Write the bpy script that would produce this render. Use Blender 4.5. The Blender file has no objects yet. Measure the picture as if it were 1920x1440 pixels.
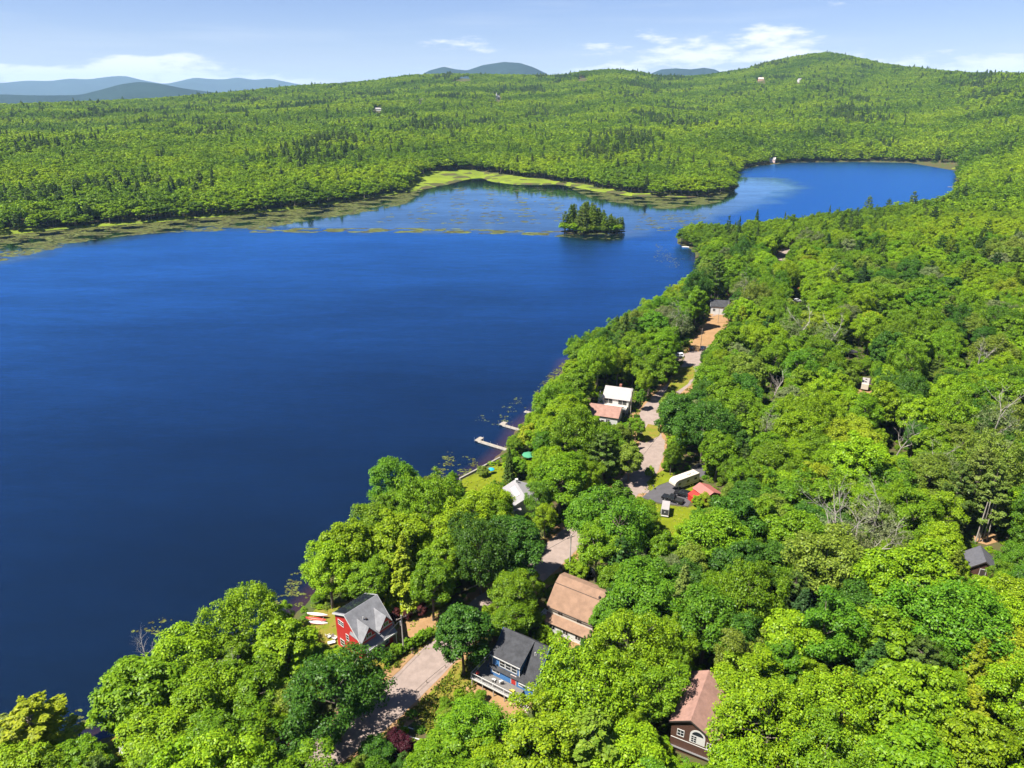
import bpy, bmesh, math, random
import numpy as np
from mathutils import Vector, Matrix

rng = np.random.default_rng(7)
random.seed(7)
HAZE = 3.4e-5
SC = bpy.context.scene
COL = SC.collection
R = math.radians

# ---------------------------------------------------------------- camera
FOC, CAMH = 1340.0, 105.0
PITCH = math.atan(545 / 1340.0)
CP, SP = math.cos(PITCH), math.sin(PITCH)
cam_d = bpy.data.cameras.new('camera')
cam = bpy.data.objects.new('camera', cam_d)
COL.objects.link(cam)
cam.location = (0, 0, CAMH)
cam.rotation_euler = (math.pi / 2 - PITCH, 0, 0)
cam_d.sensor_width = 36
cam_d.lens = FOC / 1920 * 36
cam_d.clip_start = 1
cam_d.clip_end = 90000
SC.camera = cam

# ---------------------------------------------------------------- light, sky, exposure
SUN_EL = R(59)
SUN_AZ = math.atan2(-0.42, -0.91)            # the sun stands to the left of the view and a little behind it
SUNV = Vector((math.cos(SUN_AZ) * math.cos(SUN_EL), math.sin(SUN_AZ) * math.cos(SUN_EL), math.sin(SUN_EL)))
sl = bpy.data.lights.new('sun', 'SUN')
sl.energy = 4.8
sl.angle = R(0.53)
sl.color = (1.0, 0.95, 0.86)
sun = bpy.data.objects.new('sun', sl)
COL.objects.link(sun)
sun.location = (0, 0, 400)
sun.rotation_euler = SUNV.to_track_quat('Z', 'Y').to_euler()

W = bpy.data.worlds.new('World')
SC.world = W
W.use_nodes = True
wn, wl = W.node_tree.nodes, W.node_tree.links
wn.clear()
def wnode(t, **kw):
    n = wn.new(t)
    for k, v in kw.items():
        setattr(n, k, v)
    return n
out = wnode('ShaderNodeOutputWorld')
bg = wnode('ShaderNodeBackground')
bg.inputs['Strength'].default_value = 0.043
sky = wnode('ShaderNodeTexSky', sky_type='NISHITA')
sky.sun_disc = False
sky.sun_elevation = SUN_EL
sky.sun_rotation = math.pi / 2 - SUN_AZ
sky.altitude = 300
sky.air_density = 1.0
sky.dust_density = 0.0
sky.ozone_density = 5.0
def wmath(op, a, b=None, c=None, clamp=False):
    n = wnode('ShaderNodeMath', operation=op)
    n.use_clamp = clamp
    for i, v in enumerate((a, b, c)):
        if v is None: continue
        if isinstance(v, (int, float)): n.inputs[i].default_value = v
        else: wl.new(v, n.inputs[i])
    return n.outputs[0]
# clouds: low fair-weather cumulus banks over the horizon, thin streaks higher up, all the way round
tc = wnode('ShaderNodeTexCoord')
sep = wnode('ShaderNodeSeparateXYZ'); wl.new(tc.outputs['Generated'], sep.inputs[0])
azn = wmath('ARCTAN2', sep.outputs['X'], sep.outputs['Y'])
el = wmath('ARCSINE', sep.outputs['Z'])
cmb = wnode('ShaderNodeCombineXYZ')
wl.new(wmath('MULTIPLY', azn, 9.0), cmb.inputs[0])
wl.new(wmath('MULTIPLY', el, 34.0), cmb.inputs[1])
nz = wnode('ShaderNodeTexNoise'); wl.new(cmb.outputs[0], nz.inputs['Vector'])
nz.inputs['Scale'].default_value = 1.25; nz.inputs['Detail'].default_value = 9.0; nz.inputs['Roughness'].default_value = 0.58
cmb2 = wnode('ShaderNodeCombineXYZ')
wl.new(wmath('MULTIPLY', azn, 3.2), cmb2.inputs[0]); wl.new(wmath('MULTIPLY', el, 12.0), cmb2.inputs[1]); cmb2.inputs[2].default_value = 57.3; cmb.inputs[2].default_value = 53
nz2 = wnode('ShaderNodeTexNoise'); wl.new(cmb2.outputs[0], nz2.inputs['Vector'])
nz2.inputs['Scale'].default_value = 1.0; nz2.inputs['Detail'].default_value = 2.0
# coverage falls with elevation
cov = wnode('ShaderNodeMapRange'); wl.new(el, cov.inputs[0])
cov.inputs[1].default_value = 0.012; cov.inputs[2].default_value = 0.085; cov.inputs[3].default_value = 0.06; cov.inputs[4].default_value = -0.21
dens = wmath('ADD', wmath('ADD', nz.outputs[0], cov.outputs[0]), wmath('MULTIPLY', wmath('SUBTRACT', nz2.outputs[0], 0.5), 0.95))
cl = wnode('ShaderNodeMapRange', interpolation_type='SMOOTHSTEP'); wl.new(dens, cl.inputs[0])
cl.inputs[1].default_value = 0.47; cl.inputs[2].default_value = 0.64; cl.inputs[3].default_value = 0.0; cl.inputs[4].default_value = 0.92
# thin veil
cmb3 = wnode('ShaderNodeCombineXYZ')
wl.new(wmath('MULTIPLY', azn, 2.2), cmb3.inputs[0]); wl.new(wmath('MULTIPLY', el, 26.0), cmb3.inputs[1]); cmb3.inputs[2].default_value = 9.1
nz3 = wnode('ShaderNodeTexNoise'); wl.new(cmb3.outputs[0], nz3.inputs['Vector'])
nz3.inputs['Scale'].default_value = 1.1; nz3.inputs['Detail'].default_value = 6.0
veil = wnode('ShaderNodeMapRange', interpolation_type='SMOOTHSTEP'); wl.new(nz3.outputs[0], veil.inputs[0])
veil.inputs[1].default_value = 0.48; veil.inputs[2].default_value = 0.75; veil.inputs[3].default_value = 0.0; veil.inputs[4].default_value = 0.35
tint = wnode('ShaderNodeMixRGB', blend_type='MULTIPLY'); tint.inputs[0].default_value = 1.0
wl.new(sky.outputs[0], tint.inputs[1]); tint.inputs[2].default_value = (0.95, 0.885, 1.11, 1)
m1 = wnode('ShaderNodeMixRGB'); wl.new(veil.outputs[0], m1.inputs[0]); wl.new(tint.outputs[0], m1.inputs[1]); m1.inputs[2].default_value = (7.0, 7.6, 8.6, 1)
m2 = wnode('ShaderNodeMixRGB'); wl.new(cl.outputs[0], m2.inputs[0]); wl.new(m1.outputs[0], m2.inputs[1]); m2.inputs[2].default_value = (10.6, 10.5, 10.6, 1)
wl.new(m2.outputs[0], bg.inputs['Color'])
wl.new(bg.outputs[0], out.inputs['Surface'])

SC.view_settings.view_transform = 'Standard'
SC.view_settings.look = 'None'
SC.view_settings.gamma = 1.0
SC.view_settings.use_curve_mapping = False
SC.view_settings.exposure = 1.42
SC.cycles.max_bounces = 6
SC.cycles.diffuse_bounces = 2
SC.cycles.transmission_bounces = 3
SC.cycles.volume_bounces = 1
SC.cycles.use_denoising = True

# ---------------------------------------------------------------- helpers
def GR(px, py, z=0.0):
    """the point of the real place, at height z, that the photograph shows at (px, py)"""
    u, v = (px - 960) / FOC, -(py - 720) / FOC
    d = (u, CP + v * SP, -SP + v * CP)
    t = (z - CAMH) / d[2]
    return (d[0] * t, d[1] * t)
def proj(x, y, z):
    dz = z - CAMH
    zz = y * CP - dz * SP
    vv = y * SP + dz * CP
    return 960 + FOC * x / zz, 720 - FOC * vv / zz, zz
def tag(o, label=None, cat=None, group=None, kind=None):
    if label: o['label'] = label
    if cat: o['category'] = cat
    if group: o['group'] = group
    if kind: o['kind'] = kind
    return o
def link_mesh(name, me, parent=None):
    o = bpy.data.objects.new(name, me)
    COL.objects.link(o)
    if parent is not None: o.parent = parent
    return o
def raw_mesh(name, v, f, mats, smooth=False):
    me = bpy.data.meshes.new(name)
    me.from_pydata([tuple(p) for p in v], [], [tuple(p) for p in f])
    for m in (mats if isinstance(mats, (list, tuple)) else [mats]):
        me.materials.append(m)
    if smooth: me.polygons.foreach_set('use_smooth', [True] * len(me.polygons))
    me.update()
    return me
def np_mesh(name, v, quads, mats):
    """fast mesh from a vertex array and an (n,4) or (n,3) face array"""
    me = bpy.data.meshes.new(name)
    n, k = quads.shape
    me.vertices.add(len(v)); me.vertices.foreach_set('co', np.asarray(v, dtype=np.float32).ravel())
    me.loops.add(n * k); me.loops.foreach_set('vertex_index', quads.astype(np.int32).ravel())
    me.polygons.add(n); me.polygons.foreach_set('loop_start', np.arange(n, dtype=np.int32) * k)
    me.update(calc_edges=True)
    for m in (mats if isinstance(mats, (list, tuple)) else [mats]): me.materials.append(m)
    return me
def thing(name, label, cat, loc=(0, 0, 0), rz=0.0, group=None):
    o = bpy.data.objects.new(name, None)
    COL.objects.link(o)
    o.empty_display_size = 0.5
    o.location = loc
    o.rotation_euler = (0, 0, rz)
    return tag(o, label, cat, group)
class MB:
    def __init__(s): s.v = []; s.f = []
    def add(s, v, f):
        n = len(s.v); s.v += [tuple(p) for p in v]; s.f += [tuple(i + n for i in q) for q in f]; return s
    def box(s, x0, x1, y0, y1, z0, z1):
        return s.add([(x0,y0,z0),(x1,y0,z0),(x1,y1,z0),(x0,y1,z0),(x0,y0,z1),(x1,y0,z1),(x1,y1,z1),(x0,y1,z1)],
                     [(3,2,1,0),(4,5,6,7),(0,1,5,4),(1,2,6,5),(2,3,7,6),(3,0,4,7)])
    def prism(s, poly, x0, x1, axis='x', taper=1.0, c=(0, 0)):
        """outline poly of (a, b) swept from x0 to x1 along the axis"""
        n = len(poly)
        def pt(a, b, x, t):
            a = c[0] + (a - c[0]) * t; b = c[1] + (b - c[1]) * t
            return {'x': (x, a, b), 'y': (a, x, b), 'z': (a, b, x)}[axis]
        v = [pt(a, b, x0, 1) for a, b in poly] + [pt(a, b, x1, taper) for a, b in poly]
        f = [tuple(range(n))[::-1], tuple(range(n, 2 * n))] + [(i, (i + 1) % n, n + (i + 1) % n, n + i) for i in range(n)]
        return s.add(v, f)
    def slab(s, p, t):
        """a quad p of four points thickened downward along its normal by t"""
        a, b, c, d = [Vector(q) for q in p]
        n = (b - a).cross(d - a).normalized()
        if n.z < 0: n = -n
        q = [a, b, c, d]
        return s.add([x for x in q] + [x - n * t for x in q],
                     [(0,1,2,3),(7,6,5,4),(0,4,5,1),(1,5,6,2),(2,6,7,3),(3,7,4,0)])
    def tube(s, p, q, r0, r1=None, n=6):
        p, q = Vector(p), Vector(q)
        r1 = r0 if r1 is None else r1
        d = (q - p).normalized()
        a = d.orthogonal().normalized(); b = d.cross(a)
        v = []
        for c, r in ((p, r0), (q, r1)):
            for i in range(n):
                t = 2 * math.pi * i / n
                v.append(c + a * (math.cos(t) * r) + b * (math.sin(t) * r))
        f = [tuple(range(n))[::-1], tuple(range(n, 2 * n))] + [(i, (i + 1) % n, n + (i + 1) % n, n + i) for i in range(n)]
        return s.add(v, f)
    def build(s, name, mat, parent=None, smooth=False, bevel=0.0):
        me = raw_mesh(name, s.v, s.f, mat, smooth)
        bm = bmesh.new(); bm.from_mesh(me)
        bmesh.ops.recalc_face_normals(bm, faces=bm.faces)
        if bevel: bmesh.ops.bevel(bm, geom=bm.edges[:], offset=bevel, segments=2, affect='EDGES', profile=0.5)
        bm.to_mesh(me); bm.free()
        return link_mesh(name, me, parent)
def copy_tree(o, parent=None):
    c = o.copy(); COL.objects.link(c)
    if parent is not None: c.parent = parent
    for ch in list(o.children): copy_tree(ch, c)
    return c

# ---------------------------------------------------------------- materials
MATS = {}
def mat(name, col, rough=0.8, noise=0.0, scale=1.0, col2=None, metal=0.0, spec=0.3, bump=0.0, bscale=20.0, coord='Object'):
    if name in MATS: return MATS[name]
    m = bpy.data.materials.new(name); m.use_nodes = True
    nt = m.node_tree; N, L = nt.nodes, nt.links
    p = N['Principled BSDF']
    p.inputs['Roughness'].default_value = rough
    p.inputs['Metallic'].default_value = metal
    p.inputs['Specular IOR Level'].default_value = spec
    col = tuple(col) + (1,)
    if noise > 0 or col2:
        tcn = N.new('ShaderNodeTexCoord')
        t = N.new('ShaderNodeTexNoise'); t.inputs['Scale'].default_value = scale; t.inputs['Detail'].default_value = 8; t.inputs['Roughness'].default_value = 0.65
        L.new(tcn.outputs[coord], t.inputs['Vector'])
        r = N.new('ShaderNodeValToRGB')
        c2 = tuple(col2) + (1,) if col2 else tuple(c * (1 - noise) for c in col[:3]) + (1,)
        r.color_ramp.elements[0].position = 0.36; r.color_ramp.elements[0].color = c2
        r.color_ramp.elements[1].position = 0.64; r.color_ramp.elements[1].color = col
        L.new(t.outputs[0], r.inputs[0]); L.new(r.outputs[0], p.inputs['Base Color'])
    else:
        p.inputs['Base Color'].default_value = col
    if bump:
        tcn2 = N.new('ShaderNodeTexCoord')
        t2 = N.new('ShaderNodeTexNoise'); t2.inputs['Scale'].default_value = bscale; t2.inputs['Detail'].default_value = 4
        L.new(tcn2.outputs[coord], t2.inputs['Vector'])
        b = N.new('ShaderNodeBump'); b.inputs['Strength'].default_value = bump; b.inputs['Distance'].default_value = 0.3
        L.new(t2.outputs[0], b.inputs['Height']); L.new(b.outputs[0], p.inputs['Normal'])
    MATS[name] = m
    return m
def leaf_mat(name, island=0.37):
    """leaf colour comes from the tint of each tree, varied leaf by leaf"""
    m = bpy.data.materials.new(name); m.use_nodes = True
    nt = m.node_tree; N, L = nt.nodes, nt.links
    N.clear()
    o = N.new('ShaderNodeOutputMaterial')
    a = N.new('ShaderNodeAttribute'); a.attribute_type = 'INSTANCER'; a.attribute_name = 'tint'
    g = N.new('ShaderNodeNewGeometry')
    mr = N.new('ShaderNodeMapRange'); L.new(g.outputs['Random Per Island'], mr.inputs[0])
    mr.inputs[3].default_value = 1 - island; mr.inputs[4].default_value = 1 + island
    hs = N.new('ShaderNodeHueSaturation'); L.new(a.outputs['Color'], hs.inputs['Color']); L.new(mr.outputs[0], hs.inputs['Value'])
    mh = N.new('ShaderNodeMapRange'); L.new(g.outputs['Random Per Island'], mh.inputs[0]); mh.inputs[3].default_value = 0.51; mh.inputs[4].default_value = 0.482
    L.new(mh.outputs[0], hs.inputs['Hue'])
    d = N.new('ShaderNodeBsdfDiffuse'); L.new(hs.outputs[0], d.inputs['Color'])
    t = N.new('ShaderNodeBsdfTranslucent')
    tm = N.new('ShaderNodeMixRGB'); tm.blend_type = 'MULTIPLY'; tm.inputs[0].default_value = 1; L.new(hs.outputs[0], tm.inputs[1]); tm.inputs[2].default_value = (1.1, 1.15, 0.5, 1)
    L.new(tm.outputs[0], t.inputs['Color'])
    mx = N.new('ShaderNodeMixShader'); mx.inputs[0].default_value = 0.26; L.new(d.outputs[0], mx.inputs[1]); L.new(t.outputs[0], mx.inputs[2])
    gl = N.new('ShaderNodeBsdfGlossy'); gl.inputs['Roughness'].default_value = 0.45; gl.inputs['Color'].default_value = (1, 1, 1, 1)
    mg = N.new('ShaderNodeMixShader'); mg.inputs[0].default_value = 0.01; L.new(mx.outputs[0], mg.inputs[1]); L.new(gl.outputs[0], mg.inputs[2])
    L.new(mg.outputs[0], o.inputs['Surface'])
    return m
LEAF = leaf_mat('leaves')
NEEDLE = leaf_mat('needles', 0.25)
BARK = mat('bark', (0.16, 0.13, 0.10), 0.9, 0.5, 3.0)
BARE = mat('bleached_wood', (0.38, 0.34, 0.29), 0.85, 0.35, 2.0)
GLASS = mat('window_glass', (0.02, 0.025, 0.03), 0.08, spec=0.8)
WHITE = mat('white_paint', (0.54, 0.53, 0.505), 0.5, 0.12, 1.5)
REDP = mat('red_clapboard', (0.42, 0.028, 0.022), 0.6, 0.2, 2.0)
BLUEP = mat('blue_clapboard', (0.055, 0.16, 0.36), 0.6, 0.15, 2.0)
GREYROOF = mat('grey_shingles', (0.20, 0.20, 0.21), 0.85, 0.28, 0.9, bump=0.3)
DARKROOF = mat('charcoal_shingles', (0.050, 0.051, 0.056), 0.9, 0.4, 0.9, bump=0.3)
TANROOF = mat('tan_shingles', (0.245, 0.15, 0.098), 0.9, 0.25, 0.8, bump=0.3)
PINKROOF = mat('faded_brown_shingles', (0.29, 0.165, 0.13), 0.9, 0.25, 0.8, bump=0.3)
BROWNP = mat('brown_siding', (0.085, 0.042, 0.028), 0.7, 0.2, 3.0)
PALE = mat('pale_siding', (0.50, 0.44, 0.37), 0.6, 0.12, 2.0)
PALEROOF = mat('pale_metal_roof', (0.31, 0.285, 0.275), 0.5, 0.1, 1.0)
SOLAR = mat('solar_glass', (0.012, 0.014, 0.022), 0.12, spec=0.7)
METAL = mat('grey_metal', (0.35, 0.35, 0.36), 0.4, metal=0.7)
WOOD = mat('weathered_boards', (0.42, 0.37, 0.31), 0.85, 0.3, 2.0)
POLE = mat('pole_wood', (0.30, 0.24, 0.19), 0.9, 0.3, 2.0)
BLACKP = mat('black_car_paint', (0.012, 0.012, 0.014), 0.25, spec=0.5)
DARKBLUEP = mat('dark_blue_car_paint', (0.02, 0.03, 0.06), 0.25, spec=0.5)
SILVERP = mat('silver_car_paint', (0.60, 0.61, 0.63), 0.3, spec=0.5)
TYRE = mat('tyre_rubber', (0.015, 0.015, 0.015), 0.9)
CREAM = mat('cream_panel', (0.50, 0.45, 0.37), 0.45, 0.08, 1.0)
REDROOF = mat('red_metal_roof', (0.33, 0.115, 0.095), 0.6, 0.15, 1.0)
BROWNTRIM = mat('dark_trim', (0.05, 0.04, 0.035), 0.6)
CABLE = mat('black_cable', (0.02, 0.02, 0.02), 0.7)
LAMP = mat('headlight_glass', (0.7, 0.7, 0.7), 0.1, spec=0.7)
TAIL = mat('tail_light_glass', (0.35, 0.01, 0.01), 0.2, spec=0.7)
TEAL = mat('teal_canvas', (0.02, 0.30, 0.30), 0.8)
CYAN = mat('turquoise_canvas', (0.02, 0.30, 0.45), 0.8)
GREENC = mat('green_canvas', (0.05, 0.22, 0.12), 0.8)
REDPL = mat('red_plastic', (0.55, 0.05, 0.03), 0.4)
ORANGE = mat('orange_canvas', (0.60, 0.20, 0.06), 0.8)
ORANGED = mat('orange_red_siding', (0.62, 0.09, 0.03), 0.7, 0.3, 3.0)
CONC = mat('concrete', (0.26, 0.24, 0.20), 0.9, 0.2, 1.0)

# ---------------------------------------------------------------- lake outline and terrain heights
SHORE_W = [(0,440),(100,430),(200,423),(300,416),(400,407),(500,397),(600,386),(700,372),(755,361),(800,354),(840,346),(872,337),(895,332),(925,341),(965,346),(1040,345),(1075,350),(1130,360),(1190,368),(1300,370),(1365,361),(1383,351),(1379,335),(1386,320),(1420,311),(1480,305),(1600,303),(1700,305),(1790,308),(1800,318),(1790,345),(1802,353),(1790,366)]
SHORE_E = [(1750,392),(1640,418),(1560,428),(1440,444),(1350,455),(1300,448),(1268,440),(1270,458),(1302,472),(1312,505),(1290,560),(1240,592),(1200,618),(1150,648),(1110,665),(1060,676),(1052,700),(1035,735),(1010,770),(972,800),(946,843),(905,880),(866,898),(790,940),(700,985),(650,1040),(600,1108),(567,1140),(540,1170),(500,1220),(400,1290),(300,1350),(205,1385),(130,1410),(60,1440),(-40,1490)]
lake = [GR(*p) for p in SHORE_W] + [GR(*p) for p in SHORE_E] + [(-130, 42), (-330, 60), (-560, 220), (-560, 560)]
lake = np.array(lake)
# wobble long straight runs a little
def densify(poly, step, wob=0.0, seed=3, closed=True):
    r = np.random.default_rng(seed); o = []
    n = len(poly)
    for i in range(n if closed else n - 1):
        a, b = np.array(poly[i]), np.array(poly[(i + 1) % n])
        L = np.hypot(*(b - a)); k = max(1, int(L / step))
        for j in range(k):
            p = a + (b - a) * j / k
            if j and wob: p = p + r.normal(0, wob, 2)
            o.append(p)
    if not closed: o.append(np.array(poly[-1]))
    return np.array(o)
lake = densify(lake, 14, 1.6)
def inside(poly, x, y):
    x = np.asarray(x, float); y = np.asarray(y, float)
    c = np.zeros(x.shape, bool)
    px, py = poly[:, 0], poly[:, 1]
    j = len(poly) - 1
    for i in range(len(poly)):
        if py[i] != py[j]:
            t = ((py[i] > y) != (py[j] > y)) & (x < (px[j] - px[i]) * (y - py[i]) / (py[j] - py[i]) + px[i])
            c ^= t
        j = i
    return c
def edge_dist(poly, x, y, closed=True):
    x = np.asarray(x, float); y = np.asarray(y, float)
    best = np.full(x.shape, 1e18)
    n = len(poly)
    for i in range(n if closed else n - 1):
        a, b = poly[i], poly[(i + 1) % n]
        d = b - a; L2 = float(d @ d) or 1e-9
        t = np.clip(((x - a[0]) * d[0] + (y - a[1]) * d[1]) / L2, 0, 1)
        best = np.minimum(best, (x - a[0] - t * d[0]) ** 2 + (y - a[1] - t * d[1]) ** 2)
    return np.sqrt(best)
ISLE = (*GR(1111, 434), 21.0 * 1.3, 11.0)
def lake_sd(x, y):
    """metres from the shore: positive on land, negative on the water"""
    d = edge_dist(lake, x, y)
    s = np.where(inside(lake, x, y), -d, d)
    q = np.sqrt(((x - ISLE[0]) / ISLE[2]) ** 2 + ((y - ISLE[1]) / ISLE[3]) ** 2)
    return np.maximum(s, (1 - q) * ISLE[3])
# skyline of the wooded hills: bearing -> elevation angle of the crest, and how far off it stands
def bearing(px, py):
    u, v = (px - 960) / FOC, -(py - 720) / FOC
    d = (u, CP + v * SP, -SP + v * CP)
    return math.atan2(d[0], d[1]), math.atan2(d[2], math.hypot(d[0], d[1]))
SKY = [(-420,208),(-150,200),(0,198),(150,193),(300,186),(400,177),(480,170),(560,162),(640,158),(700,152),(760,143),(830,140),(930,141),(1030,143),(1062,141),(1090,135),(1150,131),(1195,135),(1235,144),(1290,144),(1330,141),(1400,130),(1440,118),(1470,111),(1520,102),(1555,99),(1590,105),(1650,119),(1700,126),(1750,132),(1820,138),(1920,139),(2060,146),(2400,165)]
SKA = np.array([bearing(*p)[0] for p in SKY]); SKE = np.array([bearing(*p)[1] for p in SKY])
DIST = np.interp(SKA, [bearing(p, 170)[0] for p in (-420, 0, 700, 1100, 1300, 1555, 1750, 1920, 2400)], [2500, 2600, 3000, 3100, 3300, 3500, 3100, 2500, 2300])
R0A = [bearing(p, 300)[0] for p in (-420, 0, 400, 700, 900, 1060, 1200, 1370, 1420, 1780, 1840, 1920, 2400)]
R0V = [640, 700, 760, 830, 960, 1000, 900, 950, 1250, 1280, 1100, 950, 900]
TREE_H = 13.0
def fbm(x, y, scale, seed=0, octv=3):
    r = np.random.default_rng(seed); o = 0.0
    for k in range(octv):
        for _ in range(3):
            a = r.uniform(0, 2 * np.pi); ph = r.uniform(0, 6.28)
            f = 2 ** k / scale * r.uniform(0.8, 1.3)
            o = o + np.sin((x * np.cos(a) + y * np.sin(a)) * f * 6.283 + ph) / 2 ** k / 3
    return o
def hills(x, y):
    r = np.hypot(x, y); a = np.arctan2(x, y)
    e = np.interp(a, SKA, SKE, left=SKE[0], right=SKE[-1])
    D = np.interp(a, SKA, DIST); r0 = np.interp(a, R0A, R0V)
    zc = np.clip(CAMH + D * np.tan(e) - TREE_H - 3, 0, None)
    t = (r - r0) / (D - r0)
    # in front of the high crests the lower ground keeps to a gentler rise
    s = np.where(t < 0, 0, np.where(t < 1, 0.62 * np.clip(t, 0, 1) + 0.38 * np.clip(t, 0, 1) ** 3, 1))
    s = s * np.clip(t / 0.12, 0, 1) ** 0.5
    z = zc * s
    z = np.where(t > 1, zc - (r - D) * 0.16, z)
    amp = np.clip(t * 3, 0, 1) * np.clip((1.0 - t) * 3.5, 0, 1)
    z = z + amp * (fbm(x, y, 900, 5) * 9 + fbm(x, y, 350, 6) * 3.0)
    z = np.where(r > D, np.maximum(z, -25), np.maximum(z, 0))
    back = np.clip((np.abs(a) - 0.95) / 0.5, 0, 1)
    return z * (1 - back)
def ground_z(x, y, sd=None):
    x = np.asarray(x, float); y = np.asarray(y, float)
    if sd is None: sd = lake_sd(x, y)
    land = 0.25 + 2.7 * (1 - np.exp(-np.clip(sd, 0, None) / 14)) + 0.018 * np.clip(sd - 30, 0, 250)
    land = land + np.clip(sd / 40, 0, 1) * fbm(x, y, 90, 8, 2) * 0.5
    water = np.clip(sd * 0.22, -3.0, 0) - 0.05
    z = np.where(sd > 0, land, water)
    return z + hills(x, y) * np.clip(sd / 30, 0, 1)
def gz(x, y): return float(ground_z(np.array([x]), np.array([y]))[0])
def G3(px, py, up=0.0):
    """a photograph point on the ground (plus up metres), as a place"""
    if py < 325:                              # far hillsides: walk along the line of sight
        u, v = (px - 960) / FOC, -(py - 720) / FOC
        d = np.array([u, CP + v * SP, -SP + v * CP])
        t = np.arange(500, 5000, 4.0)
        p = d[None] * t[:, None]
        below = p[:, 2] + CAMH < ground_z(p[:, 0], p[:, 1], np.full(len(t), 40.0)) + up
        i = int(np.argmax(below)) if below.any() else 0
        if below.any(): return p[i, 0], p[i, 1], gz(p[i, 0], p[i, 1])
    z = 3.0
    for _ in range(5):
        x, y = GR(px, py, z + up)
        z = gz(x, y)
    return x, y, z
def graded(lo, a, b, hi, step, grow, most=1e9):
    c = list(np.arange(a, b + 0.1, step)); s = step
    while c[-1] < hi: s = min(s * grow, most); c.append(c[-1] + s)
    s = step
    while c[0] > lo: s = min(s * grow, most); c.insert(0, c[0] - s)
    return np.array(c)
gx = graded(-26000, -100, 180, 26000, 2.0, 1.055)
gy = graded(-300, 50, 300, 27000, 2.0, 1.03)
X, Y = np.meshgrid(gx, gy)
Zg = ground_z(X.ravel(), Y.ravel())
nx, ny = len(gx), len(gy)
idx = np.arange(nx * ny).reshape(ny, nx)
quads = np.stack([idx[:-1, :-1], idx[:-1, 1:], idx[1:, 1:], idx[1:, :-1]], -1).reshape(-1, 4)

M_GROUND = mat('forest_floor', (0.050, 0.075, 0.018), 1.0, scale=0.12, col2=(0.085, 0.062, 0.034), spec=0.05)
terr = link_mesh('ground', np_mesh('ground', np.stack([X.ravel(), Y.ravel(), Zg], -1), quads, M_GROUND))
terr.data.polygons.foreach_set('use_smooth', [True] * len(terr.data.polygons))
tag(terr, kind='structure')

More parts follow.
